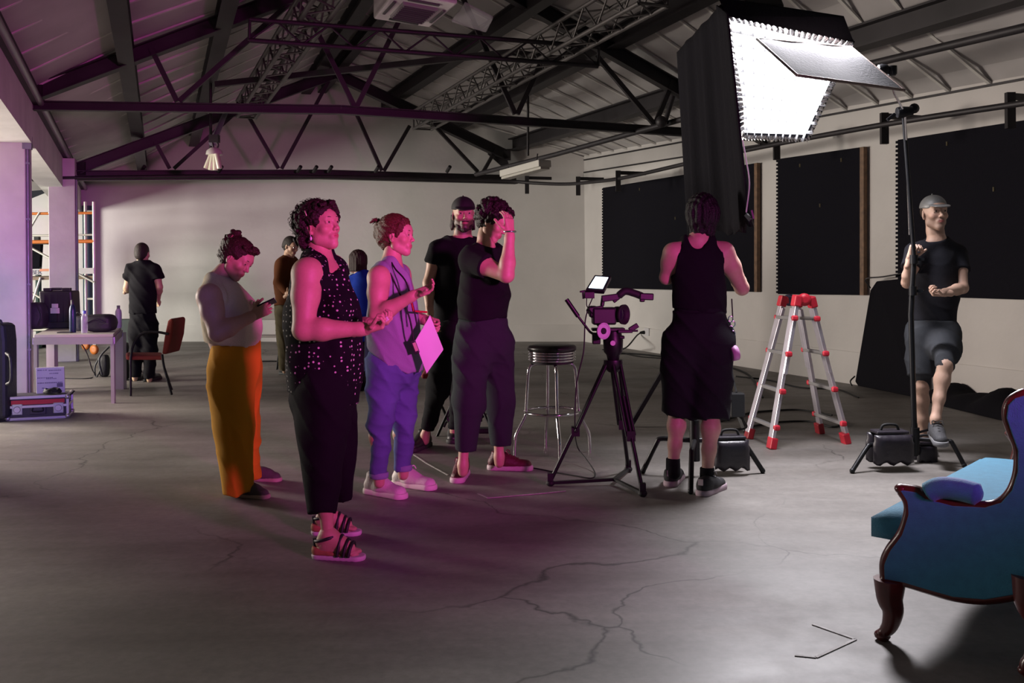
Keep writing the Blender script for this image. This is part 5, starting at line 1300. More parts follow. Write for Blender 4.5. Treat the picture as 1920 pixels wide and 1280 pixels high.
def hairdisp(amp=.003, f=230., ph=0.):
    def fn(v, n):
        x, y, z = (v*f).T; w = 1.5*np.sin(.31*x+.4*z+ph)+1.3*np.sin(.37*y-.29*z+1.3*ph)
        return amp*(np.sin(.9*x+.5*z+w)*.5+np.abs(np.sin(.8*y+.6*z-w*1.2))-.4)
    return fn
def strands(amp=.0016, f=420., axis=(0, 0, 1)):
    a = V(axis).normalized(); u = a.orthogonal().normalized(); w = a.cross(u)
    def fn(v, n):
        p = v@np.array(u); q = v@np.array(w); r = v@np.array(a)
        return amp*(np.sin(f*p+9*r+3*np.sin(20*q))+np.sin(f*.7*q+11*r))
    return fn
# ------------------------------------------------------------------ garments
def under(s, J, top=True, low=False, g=.012, yoke=True):
    """the covered part of the body, a little inflated, so that skin never shows through the cloth"""
    torso, sq, fw, arm, leg, Hp = J['_b']; pel, che, nk = J['pelvis'], J['chest'], J['neck']; wa = lerp(pel, che, .45)
    if top:
        s.chain([pel, wa, che], [torso[0]+g, torso[1]+g, torso[2]+g], .06, sq=(fw, sq)); s.cone(lerp(J['sh1'], che, .25), lerp(J['sh2'], che, .25), .062*arm+g, .062*arm+g, .06); s.cone(lerp(che, nk, .5), nk, .085+g, .058+g, .05)
        if yoke:
            for i in '12': s.cone(J['sh'+i], nk, .046*arm+g, .036+g, .04)
    if low:
        for i in '12': s.cone(pel, J['hip'+i], .10+g, .095*leg+g, .06); s.chain([J['hip'+i], lerp(J['hip'+i], J['kn'+i], .5), J['kn'+i]], [.098*leg+g, .078*leg+g, .056*leg+g], .04)
    return s
def shirt(t, J, Hp, fw, m_, hem, rs, sq=1.4, sleeve=.5, slr=(.068, .070), name='t_shirt', f=None, vox=.009, hole=.056, mid=None, k=.05, extra=None, shr=.062, cutn=(0, 0, -1), sl=(True, True)):
    s = under(Sdf(), J); che, nk = J['chest'], J['neck']; md = mid or lerp(hem, che, .55)
    s.chain([hem, md, che], rs, k, sq=(fw, sq)); s.cone(lerp(J['sh1'], che, .22), lerp(J['sh2'], che, .22), shr+.006, shr+.006, k)
    for i in '12':
        s.cone(J['sh'+i], lerp(nk, Hp(0, -.02, -.05), .12), .058, .062, .04)
        if sl[int(i)-1]:
            s.cone(J['sh'+i], lerp(J['sh'+i], J['el'+i], sleeve), slr[0], slr[1], .03, flat=(0, 1)) if sleeve < 1 else (s.cone(J['sh'+i], J['el'+i], slr[0], slr[1], .03), s.cone(J['el'+i], lerp(J['el'+i], J['wr'+i], .92), slr[1], .036, .03, flat=(0, 1)))
    if extra: extra(s)
    s.cut(hem, cutn); up = (Hp(0, -.02, -.02)-nk).normalized()
    s.cut(nk+up*.030, up+V(fw)*.28, tuple(nk+up*.10), .135)
    return npmesh(name, s.mesh(vox, folds=f), m_, t)
def pants(t, J, m_, waist, rw, legs, name='trousers', f=None, vox=.0095, sq=None, fw=(0, 1, 0), k=.04):
    """legs: for each leg a list of (point, radius)"""
    s = under(Sdf(), J, False, True); mid = lerp(J['hip1'], J['hip2'], .5)
    s.cone(waist, mid, rw[0], rw[1], .05, sq=(fw, sq or 1.25), flat=(1, 0))
    for L in legs: s.chain([p for p, r in L[:-1]], [r for p, r in L[:-1]], k); s.cone(L[-2][0], L[-1][0], L[-2][1], L[-1][1], k, flat=(0, 1))
    s.cut(waist, (0, 0, 1)); return npmesh(name, s.mesh(vox, folds=f), m_, t)
def cap(t, Hp, M, hs, m_, vox=.005):
    s = Sdf(); s.ell(Hp(0, -.012, .052), tuple(hs*q for q in (.087, .107, .088)), M=M, k=.01)
    s.cut(Hp(0, 0, .044), M @ V((0, -.12, -1)))
    s.cone(Hp(-.035, .085, .050), Hp(.035, .085, .050), .040*hs, .040*hs, .01, sq=(M @ V((0, .25, 1)), 6.0)); s.ell(Hp(0, .112, .043), (.060*hs, .050*hs, .008*hs), M=M @ Matrix.Rotation(-.25, 3, 'X'), k=.01)
    c = npmesh('cap', s.mesh(vox), m_, t)
    b = MB(); b.ball(Hp(0, -.012, .141), .006*hs, 10, 6); b.build('cap_button', m_, c)
    return c
# ================================================================== people
fabric = lambda name, col, **k: mat(name, col, k.pop('rough', .9), bump=k.pop('bump', .25), bscale=k.pop('bscale', 260), spec=.15, **k)
def polka_mat():
    m = bpy.data.materials.new('polka_dot_fabric'); m.use_nodes = True; nt = m.node_tree; b = nt.nodes['Principled BSDF']; b.inputs['Roughness'].default_value = .85; b.inputs['Specular IOR Level'].default_value = .15
    tc = nt.nodes.new('ShaderNodeTexCoord'); vo = nt.nodes.new('ShaderNodeTexVoronoi'); vo.inputs['Scale'].default_value = 42; vo.inputs['Randomness'].default_value = .45
    nt.links.new(tc.outputs['Object'], vo.inputs['Vector'])
    r = nt.nodes.new('ShaderNodeValToRGB'); e = r.color_ramp.elements; e[0].position = .19; e[0].color = (.55, .52, .5, 1); e[1].position = .24; e[1].color = (.006, .0055, .008, 1)
    nt.links.new(vo.outputs['Distance'], r.inputs[0]); nt.links.new(r.outputs[0], b.inputs['Base Color']); return m
def cloth(name, sdf, m_, parent, vox=.009, f=None, label=None, clip=None):
    return npmesh(name, sdf.mesh(vox, folds=f, clip=clip), m_, parent, label=label)
SK = (.52, .30, .215)
# ---------------------------------------------------------------- 1. woman in polka dot blouse (front)
def woman_polka():
    D = dict(pelvis=P(610, 690, 4.66), chest=P(601, 545, 4.66), neck=P(598, 484, 4.67), sh1=P(576, 512, 4.47), sh2=P(622, 503, 4.86),
             el1=P(569, 618, 4.40), wr1=P(686, 617, 4.42), el2=P(622, 612, 4.95), wr2=P(692, 606, 4.66),
             hip1=P(602, 712, 4.55), kn1=P(610, 862, 4.46), an1=P(615, 1012, 4.46), hip2=P(618, 708, 4.77), kn2=P(640, 850, 4.82), an2=P(612, 974, 4.86),
             toe1=V((1, -.12, 0)), toe2=V((1, .0, 0)))
    hc = P(600, 427, 4.66); fwd = (.84, -.50, .16)
    t, M, Hp = make_person('woman in sleeveless polka dot blouse and wide black trousers looking up, nearest to the camera', D, (.96, -.25, 0), (hc, fwd, (-.10, .0, 1), 0.97), SK, arm=1.26, leg=.78, torso=(.11, .13, .135), sq=1.0, vox=.0085, hvox=.0034, neck=.052, jaw=1.12,
        hands=((V((.92, -.1, .25)), V((.05, -.35, .9)), V((.1, -.9, .1)), dict(curl=.95, thumb=.9)), (V((.95, -.2, .1)), V((0, .3, .9)), V((.2, .9, .1)), dict(curl=.8))), brow=(.035, .02, .016))
    hm = hair_mat('dark_brown_hair', (.020, .010, .008)); rn = random.Random(11)
    h = hair_cap(Hp, M, 1.0, thick=.014, front=.050)
    curls(h, Hp, rn, 230, (0, -.030, .040), (.098, .110, .096), (.009, .015), zmin=-.075, keep=lambda p: not (p.y > -.01 and p.z < .01))
    curls(h, Hp, rn, 70, (0, -.075, -.035), (.085, .055, .065), (.010, .016), zmin=-.12, keep=lambda p: p.y < -.035)
    curls(h, Hp, rn, 26, (0, .055, .098), (.075, .038, .028), (.009, .015), zmin=.07, face=False)
    for x in (-1, 1): curls(h, Hp, rn, 7, (x*.078, .048, .052), (.012, .02, .03), (.008, .013), zmin=.0, face=False)
    npmesh('hair', h.mesh(.0045), hm, t, disp=hairdisp(.0035, 300))
    wisps(t, Hp, rn, 190, (0, -.030, .040), (.112, .122, .108), hm, .04, zmin=-.09, keep=lambda p: not (p.y > -.01 and p.z < .01), w=.0012)
    b = MB(); b.tube([Hp(.104, .012, .085), Hp(.100, .015, .06), Hp(.096, .016, .045)], .0035, 6); b.build('hair_clip', mat('clip_gold', (.7, .6, .45), .25, .9), t)
    b = MB(); b.ball(Hp(.079, .000, -.052), (.006, .006, .010), 12, 8); b.tube([Hp(.079, .0, -.034), Hp(.079, .0, -.045)], .0012, 6); b.build('pearl_earring', mat('pearl', (.8, .75, .85), .15), t)
    # blouse
    pm = polka_mat(); s = under(Sdf(), D); fwv = V((.96, -.25, 0)); sdv = V((.25, .96, 0))
    s.chain([P(606, 745, 4.66), P(607, 680, 4.66), P(606, 600, 4.66), P(600, 530, 4.66)], [.178, .178, .178, .142], .05, sq=(sdv, 1.0))
    s.ell(P(636, 578, 4.60), (.085, .15, .095), k=.05); s.ell(P(640, 650, 4.62), (.075, .14, .12), k=.05)
    s.cone(P(588, 513, 4.54), P(612, 510, 4.80), .078, .072, .05); s.cone(P(598, 505, 4.60), Hp(0, -.03, -.10), .075, .062, .03)
    s.cone(P(598, 500, 4.72), Hp(0, -.03, -.11), .075, .062, .03)
    # hem, wavy: cut by planes; armhole; neck opening
    s.cut(P(600, 746, 4.66), (-.22, 0, -1)); 
    s.cone(P(566, 500, 4.38), P(566, 640, 4.24), .082, .105, .012, sub=True)
    s.cone(Hp(0, .07, -.17), Hp(0, .02, -.08), .050, .062, .01, sub=True); s.cone(Hp(.0, .06, -.15), P(628, 520, 4.50), .035, .008, .01, sub=True)
    cloth('blouse', s, pm, t, .0085, folds(.0085, 12, 5))
    # collar stand
    b = MB()
    # trousers
    tr = fabric('black_trouser_cloth', (.006, .006, .008)); s = under(Sdf(), D, False, True)
    s.chain([P(606, 690, 4.66), P(606, 740, 4.66)], [.155, .165], .05)
    s.cone(P(606, 740, 4.60), P(603, 966, 4.45), .150, .072, .03, flat=(0, 1)); s.cone(P(626, 740, 4.75), P(646, 940, 4.86), .125, .052, .03, flat=(0, 1))
    cloth('trousers', s, tr, t, .009, folds(.009, 11, 3, 1.3))
    # sandals
    sole = mat('sandal_white_sole', (.62, .55, .60), .6); cork = mat('sandal_cork', (.38, .16, .08), .8); strap = mat('black_sandal_strap', (.014, .012, .016), .5)
    for i, (an, td, nm) in enumerate(((D['an1'], V((1, -.12, 0)), 1), (D['an2'], V((1, 0, 0)), 2))):
        d = td.normalized(); sd = V((0, 0, 1)).cross(d); o = V((an.x, an.y, 0)); Q = lambda a, b_, c: o+d*a+sd*b_+V((0, 0, c))
        f = Sdf(); f.cone(Q(-.045, 0, .018), Q(.135, 0, .012), .034, .044, .01); f.cut(Q(0, 0, .022), (0, 0, 1)); f.cut(Q(0, 0, 0), (0, 0, -1)); so = npmesh('sandal', f.mesh(.005), sole, t)
        f = Sdf(); f.cone(Q(-.045, 0, .04), Q(.02, 0, .034), .034, .036, .01); f.cone(Q(.02, 0, .034), Q(.13, 0, .014), .036, .043, .01); f.cut(Q(0, 0, .022), (0, 0, -1)); f.cut(Q(-.05, 0, .055), (.22, 0, 1) if i == 0 else (.22, 0, 1)); npmesh('cork_wedge', f.mesh(.005), cork, so)
        # bare foot with toes
        f = Sdf(); f.cone(an+V((0, 0, .02)), an+V((0, 0, -.03)), .036, .036, .02); f.cone(Q(-.030, 0, .075), Q(.06, 0, .065), .030, .032, .02); f.cone(Q(.0, 0, .11), Q(.10, 0, .050), .036, .030, .03)
        for k in range(5): y = -.030+.0150*k; f.cone(Q(.08, y*.8, .045), Q(.150-.010*abs(k-3.2 if i == 0 else k-.8), y, .034), .014, .0105-.0008*abs(k-2), .006)
        f.cut(Q(-.05, 0, .056), (-.0, 0, -1)) if 0 else None
        npmesh('bare_foot', f.mesh(.005), skin_mat('skin', SK), t, lambda v: np.tile(np.array(SK), (len(v), 1)))
        for k, (x, y0, z0) in enumerate(((.085, .047, .070), (.055, .044, .088), (.108, .047, .058))):
            b = MB(); b.tube([Q(x+.012*math.sin(q), y0*math.cos(q), .022+z0*max(0, math.sin(q))) for q in [PI*j/12 for j in range(13)]], .008, 8); b.build('strap', strap, so)
        b = MB(); b.tube([Q(-.008+.050*math.cos(q), .046*math.sin(q), .098+.014*math.cos(q)) for q in [2*PI*j/18 for j in range(18)]], .008, 8, closed=True); b.build('ankle_strap', strap, so)
        b = MB(); b.tube([Q(-.062, 0, .095), Q(-.058, 0, .03)], .012, 8); b.build('heel_strap', strap, so)
    # small pale thing in her hand
    b = MB(); b.beam(P(712, 606, 4.40), P(728, 596, 4.40), .012, .02); solo('small_remote', b, mat('pale_remote', (.6, .5, .6), .4), 'small pale object held in the hand of the woman in polka dots', 'remote', bevel=.003)
woman_polka()

# ---------------------------------------------------------------- 2. woman looking at her phone
def woman_phone():
    Y = 5.75
    D = dict(pelvis=P(438, 668, 5.80), chest=P(420, 575, 5.80), neck=P(405, 528, 5.80), sh1=P(392, 556, 5.60), sh2=P(422, 548, 6.0), el1=P(408, 624, 5.52), wr1=P(474, 592, 5.60), el2=P(446, 615, 6.0), wr2=P(480, 590, 5.80),
             hip1=P(434, 690, 5.70), kn1=P(440, 800, 5.65), an1=P(458, 906, 5.68), hip2=P(446, 690, 5.9), kn2=P(456, 795, 5.98), an2=P(478, 880, 6.06), toe1=V((.9, -.35, 0)), toe2=V((.95, -.2, 0)))
    t, M, Hp = make_person('woman in cream knit top and mustard trousers looking down at a phone', D, (.95, -.2, -.1), (P(443, 487, 5.80), (.80, -.30, -.50), (.55, 0, .83), .97), (.50, .29, .205), arm=1.28, leg=.78, torso=(.10, .12, .12), sq=1.0, feet=False, vox=.0095, hvox=.0042, neck=.048,
        hands=((V((.9, .12, .42)), V((.1, .9, .2)), V((-.4, 0, 1)), dict(curl=.75, thumb=.6)), (V((.85, -.25, .45)), V((0, -1, 0)), V((-.4, 0, 1)), dict(curl=.8, thumb=.5))))
    hm = hair_mat('brown_hair', (.035, .016, .010)); rn = random.Random(5)
    h = hair_cap(Hp, M, .97, thick=.012, front=.045)
    for c, r in (((0, -.085, .100), .040), ((.012, -.095, .125), .026), ((0, -.112, .045), .042), ((-.01, -.10, .070), .030)): h.ell(Hp(*c), r, k=.008)
    curls(h, Hp, rn, 30, (0, -.095, .085), (.045, .045, .065), (.010, .016), zmin=-.02, face=False); curls(h, Hp, rn, 22, (0, .045, .105), (.07, .04, .02), (.010, .014), zmin=.08, face=False)
    npmesh('hair', h.mesh(.006), hm, t, disp=hairdisp(.003, 260, 1)); wisps(t, Hp, rn, 40, (0, -.09, .05), (.05, .05, .09), hm, .03, zmin=-.09, w=.0013); 
    b = MB(); b.tube([Hp(.05*math.cos(q)*.9, -.085, .108+.05*math.sin(q)*.5) for q in [2*PI*j/16 for j in range(16)]], .008, 6, closed=True); b.build('hair_tie', mat('scrunchie', (.25, .10, .08), .8), t)
    kn = fabric('cream_knit', (.66, .58, .42), bscale=160, bump=.4); s = under(Sdf(), D); sd = V((.2, .95, 0))
    s.chain([P(440, 655, 5.8), P(438, 615, 5.8), P(430, 585, 5.8), P(418, 556, 5.8)], [.150, .158, .152, .115], .05, sq=(sd, 1.0)); s.ell(P(458, 590, 5.76), (.07, .13, .07), k=.05)
    s.cone(P(396, 548, 5.70), P(410, 545, 5.92), .060, .058, .04); s.cone(P(400, 541, 5.76), P(408, 533, 5.80), .05, .045, .03)
    s.cut(P(440, 646, 5.8), (-.10, 0, -1)); s.cone(P(391, 558, 5.54), P(394, 640, 5.44), .078, .09, .01, sub=True)
    cloth('knit_top', s, kn, t, .0095, folds(.005, 18, 4, .4))
    mu = fabric('mustard_cotton', (.55, .26, .014)); 
    pants(t, D, mu, P(440, 640, 5.8), (.150, .165), (((P(432, 690, 5.74), .142), (P(440, 800, 5.68), .118), (P(445, 928, 5.64), .094)), ((P(452, 690, 5.86), .130), (P(458, 800, 5.95), .10), (P(466, 898, 6.0), .078))), f=folds(.011, 11, 4, 2.0), sq=1.0)
    for i, (an, td) in enumerate(((G(456, 930), D['toe1']), (G(478, 900), D['toe2']))):
        shoe(t, an, td, .235, .088, .075, fabric('grey_espadrille', (.10, .095, .09)), mat('rope_sole', (.42, .36, .28), .9), 'flat')
    b = MB(); b.beam(P(484, 577, 5.64), P(517, 562, 5.66), .075, .010, (-.35, .3, .9)); solo('mobile_phone', b, mat('phone_black', (.012, .012, .014), .2), 'black mobile phone held by the woman in mustard trousers', 'phone', bevel=.003)
woman_phone()
# ---------------------------------------------------------------- 3. woman in lilac blouse with papers
def woman_papers():
    D = dict(pelvis=P(738, 655, 5.72), chest=P(734, 548, 5.72), neck=P(734, 494, 5.74), sh1=P(710, 520, 5.56), sh2=P(750, 514, 5.9), el1=P(706, 592, 5.46), wr1=P(778, 552, 5.42), el2=P(768, 592, 5.92), wr2=P(798, 600, 5.72),
             hip1=P(722, 690, 5.64), kn1=P(713, 790, 5.60), an1=P(711, 892, 5.62), hip2=P(752, 688, 5.80), kn2=P(757, 788, 5.76), an2=P(756, 878, 5.80), toe1=V((.85, -.6, 0)), toe2=V((.85, -.5, 0)))
    t, M, Hp = make_person('woman in sleeveless lilac blouse and blue jeans holding papers', D, (.93, -.35, 0), (P(744, 444, 5.74), (.96, -.28, -.02), (0, 0, 1), .97), SK, arm=1.15, leg=.86, torso=(.10, .11, .115), sq=1.0, feet=False, vox=.0095, hvox=.0042, neck=.047,
        hands=((V((.9, -.1, .35)), V((.2, -.6, .8)), V((0, -.8, .5)), dict(curl=.45, thumb=.5)), (V((.9, -.3, -.3)), V((0, -.8, -.5)), V((.2, 0, 1)), dict(curl=.9, thumb=.7))), brow=(.06, .03, .02))
    hm = hair_mat('auburn_hair', (.085, .030, .014)); rn = random.Random(8)
    h = hair_cap(Hp, M, .97, thick=.014, front=.034)
    for c, r in (((0, -.105, .055), .045), ((0, -.118, .015), .036), ((.0, -.090, -.030), .036), ((0, -.075, -.060), .026)): h.ell(Hp(*c), r, k=.012)
    for k in range(14): x = -.062+.0095*k; h.cone(Hp(x*.7, .055, .105), Hp(x, .088-abs(x)*.5, .052-abs(x)*.25), .010, .006, .006)
    for x in (-1, 1): h.cone(Hp(x*.070, .045, .07), Hp(x*.076, .030, .0), .012, .006, .008)
    npmesh('hair', h.mesh(.0055), hm, t, disp=strands(.0016, 330, M @ V((0, -.7, .3)))); 
    b = MB()
    for k in range(16):
        a = rn.uniform(-.5, .5); c = rn.uniform(-.3, .9); L = rn.uniform(.03, .055); b.tube([Hp(a*.03, -.11, .075), Hp(a*.05, -.13-.02*abs(c), .09+L*.4), Hp(a*.08, -.135-.03*(1-c), .09+L*c)], [.008, .006, .002], 5)
    o = b.build('hair_tuft', hm, t); o['kind'] = 'stuff'
    wisps(t, Hp, rn, 18, (0, -.08, -.03), (.06, .04, .06), hm, .03, zmin=-.11, w=.0013)
    b = MB(); b.ball(Hp(.078, .002, -.040), .0055, 10, 8); b.build('earring', mat('gold', (.8, .55, .25), .25, 1.0), t)
    bl = fabric('lilac_blouse', (.27, .25, .36), bscale=200); s = under(Sdf(), D); sd = V((.35, .93, 0))
    s.chain([P(742, 720, 5.72), P(740, 660, 5.72), P(737, 600, 5.72), P(733, 550, 5.72)], [.170, .165, .150, .125], .05, sq=(sd, 1.0)); s.ell(P(762, 570, 5.66), (.06, .12, .075), k=.05)
    s.cone(P(714, 516, 5.62), P(744, 512, 5.86), .058, .056, .04); s.cone(P(722, 508, 5.66), P(735, 492, 5.72), .052, .050, .03); s.cone(P(740, 508, 5.82), P(738, 492, 5.76), .052, .050, .03)
    s.cut(P(715, 668, 5.72), (-.62, 0, -1)); s.cut(P(745, 706, 5.72), (.25, 0, -1)); s.cone(P(709, 524, 5.50), P(704, 620, 5.38), .066, .085, .01, sub=True)
    s.cone(Hp(0, .08, -.18), Hp(0, .02, -.08), .042, .056, .01, sub=True)
    cloth('blouse', s, bl, t, .009, folds(.0085, 13, 5, .9))
    b = MB(); b.prism([P(684, 600, 5.74), P(700, 640, 5.76), P(700, 660, 5.76), P(681, 698, 5.76)], V((.03, .12, 0))) 
    b.build('blouse_tail', bl, t, .01)
    jm = fabric('blue_denim', (.10, .13, .30), bscale=320, var=.15, scale=6)
    pants(t, D, jm, P(740, 655, 5.72), (.150, .155), (((P(720, 690, 5.66), .112), (P(714, 790, 5.60), .072), (P(711, 892, 5.62), .052)), ((P(752, 690, 5.79), .112), (P(756, 785, 5.76), .074), (P(755, 882, 5.80), .052))), f=folds(.0085, 18, 12, .6), name='jeans', sq=1.0)
    for an in (D['an1'], D['an2']):
        b = MB(); b.lathe(an+V((0, 0, -.012)), [(.050, 0), (.055, .006), (.056, .03), (.050, .036)], 24); b.build('jeans_cuff', fabric('pale_denim', (.22, .24, .38)), t)
    wh = mat('white_sneaker', (.66, .60, .58), .6, bump=.3, bscale=90); ws = mat('white_sole', (.70, .64, .60), .55)
    for an, td, p in ((D['an1'], D['toe1'], G(704, 926)), (D['an2'], D['toe2'], G(757, 911))):
        shoe(t, p, td, .285, .105, .125, wh, ws, m_lace=mat('lace_white', (.72, .68, .66), .8))
    b = MB(); b.tube(spline([P(722, 488, 5.66), P(726, 500, 5.58), P(740, 530, 5.54), P(766, 590, 5.50), P(776, 640, 5.50)], 6), .0055, 6); b.tube(spline([P(733, 490, 5.66), P(742, 505, 5.58), P(762, 530, 5.52), P(776, 580, 5.50), P(782, 610, 5.50)], 6), .005, 6); b.build('black_lanyard', rubber, t)
    b = MB(); b.tube([P(770, 560, 5.44), P(775, 583, 5.5), P(800, 585, 5.6)], .006, 6); b.build('red_strap', mat('red_strap', (.5, .01, .04), .6), t)
    q = [P(778, 640, 5.50), P(806, 592, 5.56), P(831, 656, 5.60), P(800, 700, 5.52)]
    for k in range(2):
        off = V((0, .012*k, .004*k)); b = MB(); N = 8; vs = []
        for s_ in (0, 1):
            for j in range(N+1):
                for i in range(N+1):
                    x = i/N; y = j/N; vs.append(lerp(lerp(q[0], q[1], x), lerp(q[3], q[2], x), y)+off+V((0, -.02*math.sin(PI*x)*math.sin(PI*.5*y)+.0012*s_, 0)))
        K = (N+1)**2; fs = []
        for j in range(N):
            for i in range(N): p = j*(N+1)+i; fs += [(p, p+1, p+N+2, p+N+1), (K+p, K+p+N+1, K+p+N+2, K+p+1)]
        b.add(vs, fs, True); solo('paper_sheet', b, mat('paper', (.70, .66, .72), .7), ['front white sheet of paper held by the woman in the lilac blouse', 'second paper sheet just behind the front one in the same hand'][k], 'paper')
    t2 = thing('small_recorder', 'small dark device hanging on a lanyard in front of the lilac blouse', 'device', P(777, 660, 5.50))
    b = MB(); b.box(P(778, 650, 5.50), (.03, .02, .08), Matrix.Rotation(-.35, 3, 'Y')); part('case', b, blk, t2, .004); b = MB(); b.box(P(779, 650, 5.488), (.018, .003, .05), Matrix.Rotation(-.35, 3, 'Y')); part('display', b, mat('warm_display', (.6, .5, .35), .3), t2)
woman_papers()
# ---------------------------------------------------------------- 4. bearded man in black cap
blk_tee = fabric('black_tee', (.008, .008, .010)); blk_pant = fabric('black_pants', (.009, .009, .011)); blk_shoe = mat('black_shoe', (.014, .013, .014), .5); blk_sole = mat('black_sole', (.02, .02, .02), .7)
def man_beard():
    D = dict(pelvis=P(852, 600, 7.12), chest=P(858, 500, 7.12), neck=P(867, 448, 7.12), sh1=P(822, 467, 7.1), sh2=P(910, 467, 7.15), el1=P(803, 530, 7.08), wr1=P(806, 592, 6.98), el2=P(926, 530, 7.2), wr2=P(915, 590, 7.1),
             hip1=P(836, 625, 7.1), kn1=P(824, 725, 7.08), an1=P(797, 816, 7.12), hip2=P(872, 625, 7.12), kn2=P(866, 725, 7.25), an2=P(852, 806, 7.4), toe1=V((-.35, -.9, 0)), toe2=V((0, -1, 0)))
    t, M, Hp = make_person('bearded man in black cap and black t-shirt facing the camera', D, (.1, -1, 0), (P(869, 404, 7.10), (.18, -1, .0), (0, 0, 1), 1.02), (.50, .29, .20), male=True, torso=(.12, .12, .14), feet=False, vox=.011, hvox=.0045, neck=.058, jaw=1.1, leg=.85,
        hands=((V((.2, -.2, -1)), V((1, 0, 0)), V((0, -1, 0)), dict(curl=.5)), (V((-.2, -.2, -1)), V((-1, 0, 0)), V((0, -1, 0)), dict(curl=.5))), beard=((.030, .016, .012), .86), brow=(.02, .012, .01))
    hm = hair_mat('black_brown_hair', (.022, .013, .010)); rn = random.Random(3)
    h = Sdf(); h.ell(Hp(0, -.03, .02), (.078, .088, .080), M=M, k=.01)
    for x in (-1, 1):
        for k in range(9): h.cone(Hp(x*(.066+.004*math.sin(k)), -.012-.012*k*.7, .0), Hp(x*(.078+.006*math.sin(k*2.1)), -.010-.010*k, -.085-.014*math.sin(k*1.7)), .014, .008, .006)
    h.ell(Hp(0, .06, -.0), (.062, .06, .1), M=M, k=.01, sub=True)
    npmesh('hair', h.mesh(.006), hm, t, disp=strands(.0016, 300))
    b = Sdf(); b.chain([Hp(-.058, .015, -.045), Hp(-.040, .050, -.088), Hp(0, .074, -.104), Hp(.040, .050, -.088), Hp(.058, .015, -.045)], [.010, .015, .018, .015, .010], .015); b.cone(Hp(-.022, .096, -.047), Hp(.022, .096, -.047), .0042, .0042, .004)
    npmesh('beard', b.mesh(.005), hm, t, disp=hairdisp(.0016, 500))
    cap(t, Hp, M, 1.02, mat('black_cap', (.012, .012, .013), .8))
    shirt(t, D, Hp, (.1, -1, 0), blk_tee, P(853, 618, 7.12), (.172, .168, .165), 1.35, .46, (.080, .082), f=folds(.0085, 12, 5, 3), vox=.011, hole=.058)
    pants(t, D, blk_pant, P(853, 598, 7.12), (.150, .160), (((D['hip1'], .115), (P(823, 725, 7.08), .085), (P(800, 806, 7.12), .060)), ((D['hip2'], .115), (P(866, 725, 7.25), .082), (P(853, 800, 7.4), .06))), f=folds(.0085, 15, 8, 1), vox=.011)
    for p, td in ((G(795, 838), D['toe1']), (G(852, 822), D['toe2'])): shoe(t, p, td, .29, .105, .13, blk_shoe, blk_sole)
man_beard()
# ---------------------------------------------------------------- 5. woman with raised hand
def woman_raised():
    D = dict(pelvis=P(905, 612, 6.08), chest=P(908, 520, 6.08), neck=P(910, 466, 6.08), sh1=P(882, 486, 5.94), sh2=P(925, 478, 6.25), el1=P(950, 516, 5.74), wr1=P(956, 438, 5.76), el2=P(942, 540, 6.3), wr2=P(938, 600, 6.15),
             hip1=P(888, 640, 6.02), kn1=P(878, 750, 5.96), an1=P(868, 872, 5.94), hip2=P(926, 640, 6.13), kn2=P(936, 750, 6.2), an2=P(936, 856, 6.22), toe1=V((-.12, -1, 0)), toe2=V((1, -.15, 0)))
    t, M, Hp = make_person('curly haired woman in dark t-shirt with one hand raised to her forehead', D, (.75, -.6, 0), (P(924, 416, 6.08), (.78, -.32, -.50), (.5, -.1, .85), 1.0), SK, arm=1.12, leg=.84, torso=(.11, .12, .12), sq=1.2, feet=False, vox=.0095, hvox=.0042, neck=.049,
        hands=((V((-.05, .15, 1)), V((-.6, .7, -.1)), V((-.7, -.5, .2)), dict(curl=.35, thumb=.3, sc=1.02)), (V((.1, -.3, -1)), V((-1, 0, 0)), V((0, -1, 0)), dict(curl=.5))))
    hm = hair_mat('curly_black_hair', (.016, .009, .008)); rn = random.Random(21)
    h = hair_cap(Hp, M, 1.0, thick=.014, front=.045); curls(h, Hp, rn, 190, (0, -.022, .045), (.100, .108, .100), (.010, .016), zmin=-.07, keep=lambda p: not (p.y > .0 and p.z < .0))
    curls(h, Hp, rn, 34, (0, .055, .095), (.07, .04, .03), (.010, .015), zmin=.06, face=False)
    npmesh('hair', h.mesh(.0055), hm, t, disp=hairdisp(.003, 280, 2)); wisps(t, Hp, rn, 100, (0, -.022, .045), (.110, .118, .110), hm, .03, zmin=-.07, w=.0013, keep=lambda p: not (p.y > .0 and p.z < .0))
    shirt(t, D, Hp, (.75, -.6, 0), fabric('faded_black_tee', (.008, .0085, .010)), P(906, 598, 6.08), (.168, .165, .160), 1.1, .50, (.080, .086), f=folds(.0085, 12, 6, 1), vox=.0095, extra=lambda s: s.ell(P(925, 535, 5.98), (.09, .09, .08), k=.05), hole=.062)
    pp = fabric('charcoal_trousers', (.026, .032, .036))
    pants(t, D, pp, P(905, 594, 6.08), (.158, .175), (((P(888, 645, 6.02), .138), (P(878, 750, 5.96), .105), (P(872, 846, 5.95), .072)), ((P(926, 645, 6.13), .135), (P(938, 750, 6.2), .100), (P(938, 836, 6.22), .070))), f=folds(.0085, 14, 6, 4))
    mr = mat('maroon_sneaker', (.10, .006, .022), .55, bump=.3, bscale=100); ps = mat('pink_sole', (.55, .40, .46), .6)
    for p, td in ((G(867, 892), D['toe1']), (G(936, 880), D['toe2'])): shoe(t, p, td, .275, .098, .115, mr, ps, m_lace=mat('maroon_lace', (.12, .01, .03), .8))
    b = MB(); b.tube([D['wr1']+V((.034*math.cos(q), .030*math.sin(q), .012)) for q in [2*PI*j/16 for j in range(16)]], .006, 6, closed=True); b.build('bracelet', mat('silver', (.8, .8, .85), .15, 1.0), t)
woman_raised()
